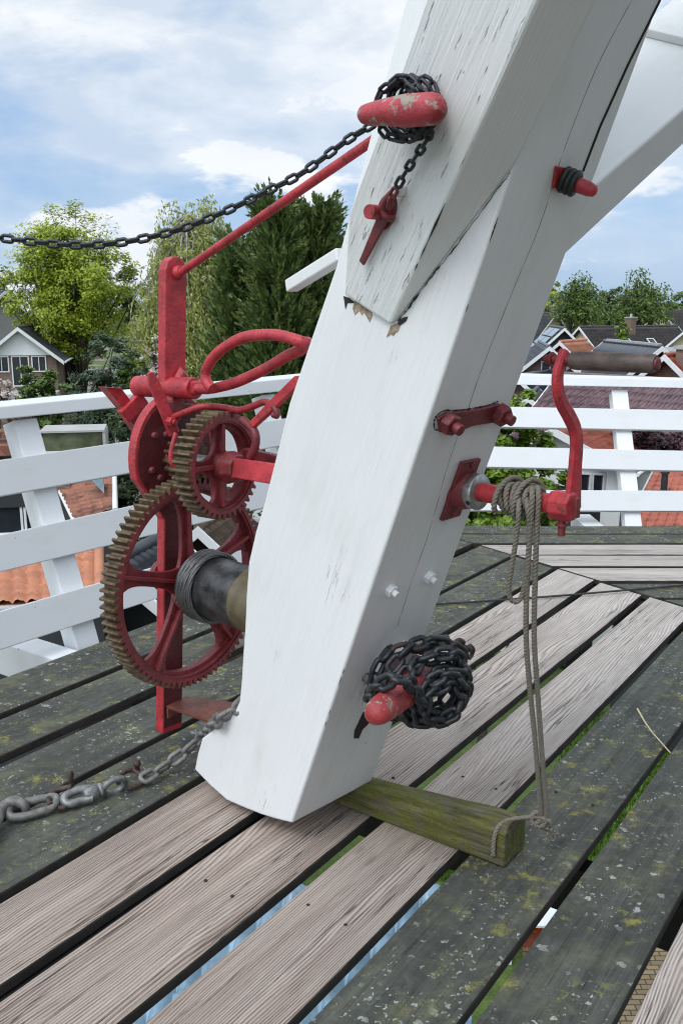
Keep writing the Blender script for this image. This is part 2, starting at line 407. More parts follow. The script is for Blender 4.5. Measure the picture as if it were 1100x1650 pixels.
# ================================================================== STAGE DECK
AZK = R(34.471); TK = Vector((math.sin(AZK), math.cos(AZK), 0)); OK_ = Vector((-math.cos(AZK), math.sin(AZK), 0))
def dk(t, o, z=0.0): return TK * t + OK_ * o + UP * z
deck = thing('stage_deck', 'windmill gallery floor of spaced planks, some weathered brown and some black with lichen', 'deck', (1, 3, 0))
mit_a = onz(905, 918); mit_b = onz(1100, 977); mdir = (mit_b - mit_a).normalized()
def mitre_t(o):     # where the plank line o crosses the mitre
    # solve mit_a + mdir*s having OK_ coordinate o
    s = (o - mit_a.dot(OK_)) / mdir.dot(OK_); return (mit_a + mdir * s).dot(TK)
def mitre_x(y):
    s = (y - mit_a.y) / mdir.y; return (mit_a + mdir * s).x
TH = .034
def rough_bottom(b): pass
rows = [(-.95, -.70, 'new'), (-.66, -.41, 'new'), (-.37, -.12, 'old'), (-.09, .16, 'old'), (.19, .434, 'new'), (.466, .700, 'old'), (.732, .99, 'old'), (1.023, 1.27, 'new'), (1.316, 1.574, 'new'), (1.614, 1.862, 'new'),
        (1.90, 2.185, 'old'), (2.215, 2.475, 'old'), (2.545, 2.785, 'old'), (2.82, 3.10, 'old')]
def wob(path_t, amp, seed): return [mnoise.noise(Vector((t * 1.3, seed, 0))) * amp for t in path_t]
def plank(axis_t, axis_o, t0a, t0b, t1a, t1b, o0, o1, kind, origin_z=0.0, seed=0):
    """t0a/t0b: start at o0/o1 edge; t1a/t1b: end at o0/o1 edge"""
    m = MB(); n = 26; loops = []
    zoff = random.uniform(-.003, .003)
    for i in range(n + 1):
        f = i / n; ta = t0a + (t1a - t0a) * f; tb = t0b + (t1b - t0b) * f
        wa = mnoise.noise(Vector((ta * 2.1, seed * 3.7, 0))) * .004; wb = mnoise.noise(Vector((tb * 2.1, seed * 3.7 + 9, 0))) * .004
        za = mnoise.noise(Vector((ta * .9, seed * 1.7, 4))) * .003 + zoff
        P = lambda t, o, z: axis_t * t + axis_o * o + UP * z
        loops.append([P(ta, o0 + wa, za - TH), P(ta, o0 + wa, za), P(tb, o1 + wb, za), P(tb, o1 + wb, za - TH)])
    m.loft(loops)
    m.m = [0 if (i < 4 * n and i % 4 == 1) else 1 for i in range(len(m.f))]
    fr = frame(axis_t * ((t0a + t1a) / 2) + axis_o * ((o0 + o1) / 2), axis_t, axis_o, UP)
    ob = m.build('plank', [M['plank_new'] if kind == 'new' else M['plank_old'], M['plank_side']], deck, fr, .006, 2)
    ob['label'] = 'bare brown weathered plank with open grain' if kind == 'new' else 'black weathered plank spotted with lichen'
    return ob
for i, (o0, o1, kind) in enumerate(rows):
    e0, e1 = mitre_t(o0) - .006, mitre_t(o1) - .006
    plank(TK, OK_, -2.6, -2.6, e0, e1, o0, o1, kind, seed=i)
XA, YA = Vector((1, 0, 0)), Vector((0, 1, 0))
frows = [(5.985, 6.20, 'old'), (5.72, 5.955, 'old'), (5.43, 5.67, 'new'), (5.16, 5.395, 'new'), (4.865, 5.12, 'new'), (4.56, 4.81, 'old'), (4.27, 4.52, 'old'), (3.98, 4.23, 'old'), (3.69, 3.94, 'new'), (3.40, 3.65, 'new'), (3.11, 3.36, 'old'), (2.8, 3.07, 'old'), (2.5, 2.77, 'old')]
for i, (y0, y1, kind) in enumerate(frows):
    e0, e1 = mitre_x(y0) + .008, mitre_x(y1) + .008
    plank(XA, YA, e0, e1, 5.2, 5.2, y0, y1, kind, seed=40 + i)
for t in (-1.6, -.35, .95, 2.45):
    m = MB(); c = dk(t, 1.05, -.175 - .08); m.box(c, TK * .035, OK_ * 2.0, UP * .08); m.build('joist', M['joist'], deck, frame(c, TK, OK_, UP), .004)
m = MB(); c = dk(-.2, 1.60, -.040 - .07); m.box(c, TK * 2.3, OK_ * .045, UP * .07); m.build('joist', M['joist'], deck, frame(c, TK, OK_, UP), .004)
for x in (2.6, 3.9):
    m = MB(); m.aabb(x - .05, x + .05, 3.4, 6.15, -.2, -.041); m.build('joist', M['joist'], deck, None, .004)
m = MB(); a, b = mit_a - mdir * 1.4, mit_a + mdir * 2.6; m.box((a + b) / 2 + UP * -.12, mdir * 2.0, mdir.cross(UP) * .06, UP * .08); m.build('joist', M['joist'], deck, None, .004)
for i_, (t_, o_) in enumerate(((1.55, 1.40), (1.56, 1.50), (2.30, 1.38), (2.31, 1.50), (2.42, 1.08), (2.43, 1.20), (2.20, 1.68), (2.21, 1.80), (.62, 1.66), (.63, 1.80), (1.02, 1.36), (1.62, 1.10), (1.63, 1.22), (2.5, .80), (2.51, .92))):
    m = MB(); m.lathe(dk(t_, o_, -.001), UP, [(0, .0052), (.0025, .0048), (.0032, .002)], 10); m.build('nail', M['joist'], deck)
# grime packed in the open mitre
# nails at plank ends
nail = MB()

# ================================================================== TAIL POLE
def tback(z): return .326 - .018 * max(0, min(2.2, z)) if z < 2.2 else .286
pole = thing('tail_pole', 'thick white painted timber tail pole leaning right, with rounded foot on the planks', 'beam', at(.16, .1, .05))
left_px = [(470, 1327), (446, 1321), (420, 1313), (392, 1302), (365, 1290), (338, 1266), (313, 1240), (318, 1214), (325, 1190), (348, 1172), (370, 1157), (379, 1144), (385, 1130), (388, 1100), (391, 1050), (394, 1010), (396, 960), (400, 905), (411, 857), (425, 810), (445, 731), (465, 650), (502, 541), (540, 430)]
prof = [tco(onT(x, y, 0)) for x, y in left_px]
prof = [(o, z) for _, o, z in prof]
o_, z_ = prof[-1]
prof += [(o_ - .388 * (3.3 - z_), 3.3)]
R_top = [(-(LEAN) * (z - .075), z) for z in (3.3, 2.4, 1.6, .8)]
loopf = [at(0, o, z) for o, z in prof] + [at(0, o, z) for o, z in R_top]
loopb = [at(tback(z), o, z) for o, z in prof] + [at(tback(z), o, z) for o, z in R_top]
m = MB(); m.loft([loopf, loopb])
PF = frame(at(0, 0, .075), (UP - O * LEAN).cross(T), T, AX)
beam = m.build('beam', M['pole'], pole, PF, .007, 3)
M['brace'] = white_paint('grainy_brace_paint', 4.0, True, (.70, .715, .70), 2, .5, .2)
# near brace laid on the side of the pole
A0 = onp(628, 523, at(-.013, 0, 0), T); C0 = onp(554, 475, at(-.013, 0, 0), T)
k_, m_ = .30, .855; S = -T * k_ - O * m_ + UP
b0 = onT(830, 265, -.001); l1 = onT(641, 516, -.001)
a1 = A0 + S * (tco(b0)[2] - tco(A0)[2])
nF = (a1 - A0).cross(C0 - A0).normalized()
if nF.dot(CAM - A0) < 0: nF = -nF
def onF2(x, y, lift=0.0): return onp(x, y, A0 + nF * lift, nF)
f1 = onF2(561, 345); f2 = onF2(637, 140); f3 = onF2(685, 0)
def flat0(p, tt=-.001): tt_ = tco(p); return at(tt, tt_[1], tt_[2])
lam = 1.5; a2 = a1 + S * lam; b2 = b0 + S * lam; fe = f3 + (f3 - f2).normalized() * 1.6
m = MB()
s0 = [A0, C0, flat0(C0), l1]; s1 = [a1, f1, flat0(f1), b0]
am = (A0 + a1) / 2 + T * .004
m.loft([s0, s1, [a1 + S * .35, f2, f2 + (b2 - a2) + O * .02, b0 + S * .35], [a2, fe, fe + (b2 - a2), b2]])
m.m = [1 if (i < 12 and i % 4 != 0) else 0 for i in range(len(m.f))]
sd = S.normalized()
brace = m.build('brace', [M['brace'], M['pole']], pole, frame(A0, nF.cross(sd), nF, sd), .006, 2)
brace['label'] = 'near side white brace beam ending in a bevelled tip'
# far brace
g = [onR(x, y, -.003) for x, y in ((905, 415), (948, 307), (1100, 176), (1100, 233))]
g[2] = g[1] + (g[2] - g[1]) * 5.5; g[3] = g[0] + (g[3] - g[0]) * 4.6
m = MB(); m.prism(g, -NR * .27)
fb = m.build('brace', white_paint('far_brace_paint', .5, True, axis=0), pole, frame(g[0], g[2] - g[1], NR, (g[2] - g[1]).cross(NR)), .006, 2)
fb['label'] = 'far side white brace beam rising to the right'
# splice plate on the far brace (its edge shows as a step)
u1, u2 = onp(1046, 62, g[1], (g[2] - g[1]).cross(NR).normalized()), onp(1100, 108, g[1], (g[2] - g[1]).cross(NR).normalized())
fd = (g[2] - g[1]).normalized(); fn = (fd.cross(NR)).normalized()
if fn.dot(CAM - g[1]) < 0: fn = -fn
m = MB(); sA = g[1] + fd * max(.12, (u1 - g[1]).dot(fd)); m.box(sA + fd * .6 - NR * .135 + fn * .011, fd * .6, NR * .14, fn * .011)
m.build('splice_board', M['pole'], pole, frame(sA, fd, NR, fn), .004)
# open seam and split wood below the near brace
m = MB(); pts = [onT(x, y, -.002) for x, y in ((641, 517), (652, 503), (668, 481), (690, 452), (702, 436), (716, 419), (742, 385), (775, 341), (800, 306), (822, 277))]
seam = [p + T * .0 + O * random.uniform(-.002, .002) for p in smoothpath(pts, 5)]
rr = [.0004 + .0048 * max(0, mnoise.noise(Vector((i * .45, 3, 0))) + .12) * (1.0 if i < 26 else .45) for i in range(len(seam))]
m.tube(seam, rr, 6); m.build('open_seam', M['gap'], pole)
def patch(pts, name, mat, lift=.0018):
    m = MB(); loop = [onT(x, y, -lift) for x, y in pts]; m.prism(loop, T * (lift + .004)); return m.build(name, mat, pole)
patch([(553, 477), (562, 480), (571, 488), (567, 484), (559, 488), (556, 498), (555, 490)], 'split_patch', M['gap'])
patch([(570, 484), (598, 503), (599, 508), (595, 519), (590, 510), (586, 503), (582, 507), (578, 500), (571, 507), (568, 498)], 'split_patch', M['bare_wood'])
patch([(629, 525), (640, 521), (652, 511), (655, 514), (645, 522), (640, 534), (636, 536), (633, 541), (629, 538), (622, 543)], 'split_patch', M['bare_wood'])
patch([(640, 520), (648, 512), (656, 510), (653, 517), (645, 523), (642, 524)], 'split_patch', M['gap'], .0026)
m = MB(); r_ = random.Random(4)
for (xa, ya, xb, yb, n_) in ((470, 1327, 822, 290, 7),):
    for i in range(n_):
        f = r_.random(); x, y = xa + (xb - xa) * f, ya + (yb - ya) * f; p = onR(x, y, 0); L_ = r_.uniform(.006, .022)
        m = MB(); m.tube([p - AX * L_, p, p + AX * L_], [.0004, r_.uniform(.0008, .0018), .0004], 5); m.build('chipped_edge', M['gap'], pole)
ar = (a2 - a1).normalized(); ar0 = (a1 - A0).normalized()
for i in range(7):
    p, d = (A0 + ar0 * r_.uniform(.03, .3), ar0) if i < 6 else (a1 + ar * r_.uniform(.0, .55), ar)
    L_ = r_.uniform(.008, .028); m = MB(); m.tube([p - d * L_, p, p + d * L_], [.0004, r_.uniform(.0007, .0016), .0004], 5); m.build('chipped_edge', M['gap'], pole)
p = onF2(701, 362, .0); m = MB(); m.tube([p - ar0 * .05, p, p + ar0 * .05], [.0004, .0026, .0004], 6)
m.build('chipped_edge', M['gap'], pole)
# joints (board lines) on the inner face
for pts in (((1062, 0), (1010, 105), (965, 205), (938, 276)),):
    m = MB(); m.tube([onR(x, y, .0) for x, y in pts], .0032, 6); m.build('open_seam', M['gap'], pole)
for pts in (((1020, -5), (960, 110), (905, 250), (870, 360), (825, 470), (770, 610), (745, 690)), ((738, 700), (718, 760), (690, 860), (660, 945), (640, 1010))):
    m = MB(); sp_ = smoothpath([onR(x, y, .0002) for x, y in pts], 8)
    m.tube(sp_, [.0005 + .0009 * mnoise.noise(Vector((i * .6, 7, pts[0][0]))) for i in range(len(sp_))], 5); m.build('hairline_crack', M['hair'], pole)
# iron strap with two bolts
def hexbolt(c, n, r, h, parent, mat, stub=True, name='bolt', rot=.3):
    m = MB(); u = n.orthogonal().normalized(); v = n.cross(u)
    L = lambda d, rr: [c + n * d + (u * math.cos(rot + i * math.pi / 3) + v * math.sin(rot + i * math.pi / 3)) * rr for i in range(6)]
    m.loft([L(-.004, r), L(h * .85, r), L(h, r * .88)])
    if stub: m.cyl(c + n * h * .9, c + n * (h + r * .75), r * .50, 14)
    return m.build(name, mat, parent, None, .0015)
m = MB()
sl = [onR(x, y, 0) for x, y in ((701, 672), (716, 663), (760, 659), (800, 649), (812, 662), (806, 676), (760, 683), (722, 695), (706, 692))]
m.prism([p + NR * .001 for p in sl], NR * .009); strap = m.build('iron_strap', M['red_dark'], pole, None, .002)
hexbolt(onR(719, 680, .009), NR, .026, .024, strap, M['red_dark']); hexbolt(onR(803, 666, .009), NR, .026, .024, strap, M['red_dark'], rot=.8)
# rust weeping round strap: dark grime outline
m = MB(); gl = smoothpath([onR(x, y, .0005) for x, y in ((699, 690), (700, 674), (714, 662), (735, 661), (760, 658), (785, 653), (801, 647))], 6)
m.tube(gl, [.0014 + .0026 * mnoise.noise(Vector((i * .9, 1, 2))) for i in range(len(gl))], 6)
gl = smoothpath([onR(x, y, .0005) for x, y in ((700, 692), (722, 697), (745, 691), (775, 682), (806, 677))], 6)
m.tube(gl, [.0014 + .0026 * mnoise.noise(Vector((i * .9, 6, 2))) for i in range(len(gl))], 6); m.build('grime_line', M['gap'], pole)
# white bolts low on the inner face
for x, y in ((628, 950), (690, 929)): hexbolt(onR(x, y, .001), NR, .017, .014, pole, M['trim'], True, 'white_bolt')
# red peg with rubber ring
pc = onR(903, 287); pd = (NR * .92 + T * .30 - UP * .05).normalized()
m = MB(); pl_ = [onR(x, y, .001) for x, y in ((893, 267), (912, 270), (905, 300), (887, 303))]; m.prism(pl_, NR * .006); m.build('peg_plate', M['red'], pole, None, .001)
m = MB(); m.lathe(pc, pd, [(0, .0145), (.04, .015), (.062, .0145), (.075, .011), (.079, .005)], 18); peg = m.build('peg', M['red'], pole)
m = MB()
for d in (.009, .020, .031):
    u = pd.orthogonal().normalized(); v = pd.cross(u)
    m.tube([pc + pd * d + (u * math.cos(a) + v * math.sin(a)) * .0205 for a in [i * math.pi / 12 for i in range(24)]], .0068, 8, closed=True)
m.build('rubber_ring', M['rubber'], peg)
# white hand peg at the back of the pole
m = MB(); a, b = onT(469, 461, .16), onT(552, 410, .10); d = (b - a).normalized(); s1_ = d.cross(UP).normalized()
m.box((a + b) / 2, (b - a) / 2, s1_ * .018, d.cross(s1_) * .016); m.build('hand_peg', M['pole'], pole, None, .004)
# upper cleat: worn red horn standing off the brace on a stem
hc = onF2(672, 176); n_ = nF
h0, h1 = onF2(592, 184, .098), onF2(703, 175, .098)
hd = (h1 - h0).normalized()
m = MB(); Lh = (h1 - h0).length
m.lathe(h0 - hd * .022, hd, [(0, .004), (.004, .012), (.012, .0175), (.03, .021), (Lh * .4, .0235), (Lh * .7, .0265), (Lh + .01, .0275), (Lh + .024, .024), (Lh + .033, .016), (Lh + .037, .005)], 20)
for i in range(len(m.v)):
    p = m.v[i]; m.v[i] = p + (n_ * mnoise.noise(p * 22) + UP * mnoise.noise(p * 17 + Vector((5, 5, 5)))) * .003
horn = m.build('cleat_horn', M['red_wood'], pole); horn['label'] = 'worn red wooden cleat horn holding the thin black chain'
m = MB(); stem0 = onF2(686, 174); m.cyl(stem0 - n_ * .01, onF2(676, 175, .09), .026, 18); m.build('cleat_stem', M['red'], horn)
# red toggle pin on an oval plate
tc = onF2(624, 341)
m = MB(); e1 = sd; e2 = nF.cross(sd).normalized()
lp = [tc + e1 * math.cos(a) * .042 + e2 * math.sin(a) * .024 for a in [i * math.pi / 12 for i in range(24)]]
m.prism(lp, nF * .007); tp_ = m.build('toggle_plate', M['red_dark'], pole, None, .0015)
m = MB(); m.cyl(onF2(617, 343, .004), onF2(594, 341, .050), .0145, 18); m.build('toggle_pin', M['red'], tp_, None, .001)
m = MB(); ta, tb = onF2(620, 345, .014), onF2(583, 424, .012); td = (tb - ta).normalized(); tw_ = td.cross(nF).normalized()
m.loft([[ta + tw_ * .013 - nF * .005, ta - tw_ * .013 - nF * .005, ta - tw_ * .013 + nF * .005, ta + tw_ * .013 + nF * .005],
        [tb + tw_ * .008 - nF * .003, tb - tw_ * .007 - nF * .003, tb - tw_ * .007 + nF * .003, tb + tw_ * .008 + nF * .003]])
m.build('toggle_tongue', M['red_dark'], tp_, None, .0015)
m = MB(); m.tube(smoothpath([onF2(x, y, l) for x, y, l in ((634, 352, .01), (622, 350, .025), (616, 338, .028), (622, 322, .026), (630, 312, .022))], 6), .0075, 8); m.build('toggle_hook', M['red_dark'], tp_)
m = MB(); m.lathe(onF2(648, 306), nF, [(0, .012), (.01, .013), (.018, .008)], 12); m.build('white_stud', M['pole'], pole)
# lower cleat on the inner face: white base block, iron bolt, red horn
bc = onR(624, 1078)
m = MB(); bl = [onR(x, y, .001) for x, y in ((606, 1058), (650, 1030), (660, 1045), (655, 1115), (598, 1140), (590, 1100))]; m.prism(bl, NR * .035); base = m.build('cleat_base', white_paint('chipped_base_paint', 1.5), pole, None, .004)
hexbolt(onR(589, 1091, .002), NR, .014, .016, pole, M['grey_iron'], True, 'rusty_bolt')
CLN = (NR * .9 + T * .05).normalized()
cst = onR(672, 1112, .02)
def cl(x, y, d): return onp(x, y, onR(650, 1100, d), NR)
ha, hb = cl(604, 1150, .215), cl(668, 1104, .135); hd2 = (hb - ha).normalized(); Lb = (hb - ha).length
m = MB(); m.lathe(ha - hd2 * .012, hd2, [(0, .004), (.004, .017), (.014, .0265), (.03, .031), (.07, .034), (Lb, .036), (Lb + .12, .034), (Lb + .16, .02)], 20)
for i in range(len(m.v)): p = m.v[i]; m.v[i] = p + UP * mnoise.noise(p * 25) * .003
lh = m.build('cleat_horn', M['red_wood_low'], pole); lh['label'] = 'scuffed red wooden cleat horn under the heap of heavy chain'
m = MB(); m.cyl(onR(640, 1090, 0), cl(668, 1106, .15), .036, 18); m.build('cleat_stem', M['red_dark'], lh)
# dark drain slot under the cleat
m = MB(); m.prism([onR(x, y, .0012) for x, y in ((585, 1148), (598, 1146), (594, 1166), (584, 1176), (578, 1190), (570, 1190), (571, 1178))], -NR * .006); m.build('dark_slot', M['gap'], pole)

# ================================================================== MILL BODY behind and right of the camera (thatched tower the gallery runs round)
m = MB(); mc = at(.16, -9.2, 0)
m.loft([[mc + (O * math.cos(a) + T * math.sin(a)) * rr + UP * z for a in [R(22.5) + i * math.pi / 4 for i in range(8)]] for z, rr in ((-9, 5.3), (0, 4.75), (6, 3.5), (9, 2.9))])
tag(m.build('mill_body', simple('dark_thatch', (.10, .085, .065), .95, 0, .4, 3, .5)), kind='structure')

# ================================================================== WINCH
winch = thing('winch', 'red iron hand winch with toothed gears, post and crank on the white pole', 'winch', at(.16, .70, .1))
GA = AZ - R(10); GX = Vector((math.sin(GA), math.cos(GA), 0)); GN = -Vector((-math.cos(GA), math.sin(GA), 0))
def gear(name, c, r_tip, r_root, r_in, width, nt, nsp, a0, r_hub, hub_out, sp_w, web, rib, parent, phase=0.0):
    """c = centre of the front face; front looks along GN"""
    def G(r, a, d): return c + (GX * math.cos(a) + UP * math.sin(a)) * r + GN * d
    m = MB()
    pr = []
    for k in range(nt):
        for fr_, rr in ((-.36, r_root), (-.17, r_tip - .002), (-.10, r_tip), (.10, r_tip), (.17, r_tip - .002), (.36, r_root)):
            pr.append((rr, (k + fr_ + phase) * 2 * math.pi / nt))
    n = len(pr); vs = []; fs = []; ms = []
    for d in (0, -width): vs += [G(r, a, d) for r, a in pr]
    ri = r_root - .012
    for d in (0, -width): vs += [G(ri, a, d) for r, a in pr]
    for i in range(n):
        j = (i + 1) % n
        m_out = 1
        fs.append([i, n + i, n + j, j]); ms.append(1)
        fs.append([i, j, 2 * n + j, 2 * n + i]); ms.append(0)
        fs.append([n + j, n + i, 3 * n + i, 3 * n + j]); ms.append(0)
    b = len(m.v); m.v += vs
    for f, k in zip(fs, ms): m.f.append([b + i for i in f]); m.m.append(k); m.sm.append(False)
    # rim ring (stepped): outer flange and inner bead
    def ring(ra, rb, d0, d1, nn=96):
        m.loft([[G(ra, 2 * math.pi * i / nn, d) for i in range(nn)] for d in (d0,)] + [[G(ra, 2 * math.pi * i / nn, d1) for i in range(nn)], [G(rb, 2 * math.pi * i / nn, d1) for i in range(nn)], [G(rb, 2 * math.pi * i / nn, d0) for i in range(nn)]], False, 0, False, True)
    ring(ri + .0005, r_in + .012, -.003, -width + .003)
    ring(r_in + .0125, r_in, -width * .28, -width * .72)
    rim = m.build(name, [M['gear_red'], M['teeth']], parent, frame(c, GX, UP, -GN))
    # hub
    h = MB(); h.lathe(c - GN * (width * .8), GN, [(0, r_hub * .9), (width * .25, r_hub), (width * .8 + hub_out * .7, r_hub), (width * .8 + hub_out, r_hub * .9)], 28)
    h.build('hub', M['gear_red'], rim)
    for s_i in range(nsp):
        a = a0 + s_i * 2 * math.pi / nsp; s = MB()
        rad = GX * math.cos(a) + UP * math.sin(a); tan = -GX * math.sin(a) + UP * math.cos(a)
        ra, rb = r_hub * .75, r_in + .006; L1_, L2_ = [], []
        for i in range(15):
            f = i / 14; r = ra + (rb - ra) * f
            hw = sp_w + web * .9 * math.exp(-(r - ra) / (.10 * rb + .01)) + web * 1.7 * math.exp(-(rb - r) / (.075 * rb + .004))
            L1_.append((r, hw)); L2_.append((r, -hw))
        loop = L1_ + L2_[::-1]
        s.loft([[c + rad * r + tan * hh + GN * d for r, hh in loop] for d in (-width * .38, -width * .62)], True)
        s.loft([[c + rad * r + tan * hh + GN * d for r, hh in ((ra, -rib), (rb + .004, -rib), (rb + .004, rib), (ra, rib))] for d in (-width * .10, -width * .85)], True)
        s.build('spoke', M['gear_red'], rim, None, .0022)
    return rim
CB = at(.16, .62, .597); CS = at(.163, .450, .998)
gear('gear_wheel', CB, .340, .322, .290, .064, 82, 5, R(91), .064, .012, .022, .030, .006, winch)
gear('pinion_gear', CS, .163, .146, .117, .066, 41, 4, R(88), .040, .022, .014, .030, .007, winch, .3)
# small driving pinion, in mesh with the large wheel
m = MB(); pr = []
cp_ = CS + O * .155
for k in range(14):
    for fr_, rr in ((-.36, .050), (-.14, .068), (.14, .068), (.36, .050)): pr.append((rr, (k + fr_) * 2 * math.pi / 14))
m.loft([[cp_ + O * d + (GX * math.cos(a) + UP * math.sin(a)) * r for r, a in pr] for d in (0, .085)])
m.build('drive_pinion', M['teeth'], winch)
# drum and cable
m = MB(); dA = at(.16, .605, .605); dd = -O
m.lathe(dA, dd, [(0, .088), (.01, .097), (.012, .099), (.262, .097), (.264, .0972)], 40, 0)
m.lathe(dA + dd * .264, dd, [(0, .0972), (.01, .0975), (.30, .098)], 40, 1)
drum = m.build('drum', [M['steel'], M['tan']], winch)
m = MB()
for lay, (d0, rr, turns) in enumerate(((.030, .106, 4),)):
    pts = []; u = T; v = UP
    for i in range(turns * 36):
        a = i * math.pi / 18; d = d0 + .0178 * (a / (2 * math.pi)) + .002 * math.sin(a * .37)
        pts.append(dA + dd * d + (u * math.cos(a) + v * math.sin(a)) * rr)
    nst = 5
    # twisted strands
    for sidx in range(nst):
        sp2 = []
        for i, p in enumerate(pts):
            tan = (pts[min(i + 1, len(pts) - 1)] - pts[max(0, i - 1)]).normalized(); n1_ = (p - dA - dd * (p - dA).dot(dd)).normalized(); n2_ = tan.cross(n1_)
            ph = sidx * 2 * math.pi / nst + i * .42
            sp2.append(p + (n1_ * math.cos(ph) + n2_ * math.sin(ph)) * .0050)
        m.tube(sp2, .0044, 6)
m.build('wire_cable', M['cable'], drum)
# hub clamp bolt in front of the wheel
m = MB(); kc = onO(293, 968, .585); m.cyl(kc + O * .05 + T * .02, kc, .022, 14); kb = m.build('clamp_lug', M['red_dark'], winch, None, .002)
hexbolt(onO(291, 971, .583), -O, .017, .018, kb, M['red_dark'], True)
# upright post (flat bar, round head)
def tc_post(z): return .117 + .0572 * (z - .1)
m = MB(); lo = []; hw = .040
zs = [.07, .3, .6, .82]
outl = [(-hw, .07), (-hw, .5), (-hw, .80)]
# widened bearing disc round z=1.0
for a in range(200, 99, -10): outl.append((math.cos(R(a)) * .150 + .0, 1.005 + math.sin(R(a)) * .190))
outl += [(-hw, 1.22), (-hw, 1.575), (-hw * .75, 1.602), (-hw * .3, 1.615), (hw * .3, 1.615), (hw * .75, 1.602), (hw, 1.575), (hw, 1.22)]
for a in range(80, -21, -10): outl.append((math.cos(R(a)) * .150 + .0, 1.005 + math.sin(R(a)) * .190))
outl += [(hw, .80), (hw, .5), (hw, .07)]
pf = [at(tc_post(z) + x, .715, z) for x, z in outl]
m.prism(pf, O * .040)
post = m.build('post', M['red'], winch, frame(at(tc_post(.8), .715, .8), T, UP, -O), .004, 2)
# grease plus painted-in shade: darker red over disc front and lower bar
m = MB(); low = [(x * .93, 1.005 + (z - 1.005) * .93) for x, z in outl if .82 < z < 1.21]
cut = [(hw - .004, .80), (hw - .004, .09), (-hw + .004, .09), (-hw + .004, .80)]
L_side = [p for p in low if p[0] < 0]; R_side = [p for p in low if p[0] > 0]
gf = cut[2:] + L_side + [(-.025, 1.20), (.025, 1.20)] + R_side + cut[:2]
m.prism([at(tc_post(z) + x, .7138, z) for x, z in gf], O * .004); m.build('grease_shade_face', M['grease_shade'], post, None, .001)
# bearing boss (outer), rivets, black bearing hole
bz = at(.163, .75, .998); m = MB(); m.lathe(bz, O, [(0, .075), (.02, .072), (.05, .055), (.075, .05), (.08, .03)], 24); m.build('bearing_boss', M['red'], post)
m = MB(); m.lathe(at(.163, .7155, .998), -O, [(0, .034), (.018, .034), (.0185, .026), (.004, .026)], 24); m.build('bearing_ring', M['red_dark'], post)
m = MB(); m.cyl(at(.163, .76, .998), at(.163, .50, .998), .021, 18); m.build('axle', M['bright'], winch)
for x, y in ((249, 702), (245, 758), (268, 700), (258, 770)):
    m = MB(); m.lathe(onO(x, y, .7145), -O, [(0, .013), (.006, .012), (.010, .007)], 12); m.build('rivet', M['red_dark'], post)
m = MB(); m.cyl(at(.16, .76, .605), at(.16, .53, .605), .030, 18); m.build('axle', M['red_dark'], winch)
m = MB(); m.lathe(at(.15, .75, .6), O, [(0, .06), (.02, .058), (.045, .045)], 20); m.build('bearing_boss', M['red_dark'], post)
# square shaft to the pole and its squared socket
SQ = at(.163, .455, .998)
m = MB(); e0, e1_ = SQ + (-O) * .01, onT(470, 768, .163); dS = (e1_ - e0).normalized(); u = dS.cross(UP).normalized(); v = u.cross(dS)
qa = R(12); uu = u * math.cos(qa) + v * math.sin(qa); vv = -u * math.sin(qa) + v * math.cos(qa)
m.box((e0 + e1_) / 2, (e1_ - e0) / 2, uu * .029, vv * .029); m.build('square_shaft', M['red'], winch, None, .003)
m = MB(); c_ = SQ - O * .022; m.loft([[c_ + GX * .052 * math.cos(a) + UP * .052 * math.sin(a) for a in [i * math.pi / 4 + .3 for i in range(8)]], [c_ - O * .045 + GX * .042 * math.cos(a) + UP * .042 * math.sin(a) for a in [i * math.pi / 4 + .3 for i in range(8)]]]); m.build('socket', M['gear_red'], winch, None, .004)
# second bar just behind (rack frame bar)
m = MB(); a, b = onT(395, 735, .24), onT(470, 752, .24); m.box((a + b) / 2, (b - a) / 2, T * .012, UP * .026); m.build('frame_bar', M['red_dark'], winch, None, .003)
# hub cylinder with pawl arm and brake plate
c0, c1 = onT(222, 622, .17), onT(313, 626, .17); ax = (c1 - c0).normalized()
m = MB(); m.lathe(c0, ax, [(0, .030), (.004, .034), (.09, .034), (.092, .031), (.100, .031), (.102, .034), ((c1 - c0).length, .034), ((c1 - c0).length + .004, .031)], 24)
hubc = m.build('pivot_sleeve', M['red'], winch, None, .001)
# gusset with diamond ridge at the post foot of the sleeve
m = MB()
g0 = [onO(x, y, .712) for x, y in ((271, 622), (290, 588), (305, 606), (303, 640), (285, 668), (266, 650))]
m.loft([g0, [p - O * .02 for p in [onO(x, y, .712) for x, y in ((276, 622), (290, 598), (300, 608), (298, 636), (284, 655), (272, 645))]]]); m.build('gusset', M['red'], post, None, .004)
m = MB(); g1 = [onO(x, y, .66) for x, y in ((278, 645), (330, 655), (328, 662), (300, 668), (282, 690))]; m.prism(g1, O * .05); m.build('weld_collar', M['red_dark'], post, None, .006)
m = MB(); m.box(onT(322, 624, .17), ax * .03, T * .018, UP * .020); m.build('flat_tang', M['red'], hubc, None, .006)
# brake lever: a closed loop of round bar
lp = [(318, 626), (335, 627), (352, 624), (378, 617), (404, 606), (432, 592), (462, 574), (487, 562), (496, 553), (486, 551), (468, 545), (448, 540), (424, 539.5), (400, 542), (376, 551), (354, 566), (339, 583), (331, 601), (334, 617), (343, 626)]
m = MB(); pts = smoothpath([onT(x, y, .15 if i < 9 else .11) for i, (x, y) in enumerate(lp)], 6)
m.tube(pts, [.0155] * len(pts), 12); m.build('brake_lever', M['red'], winch)
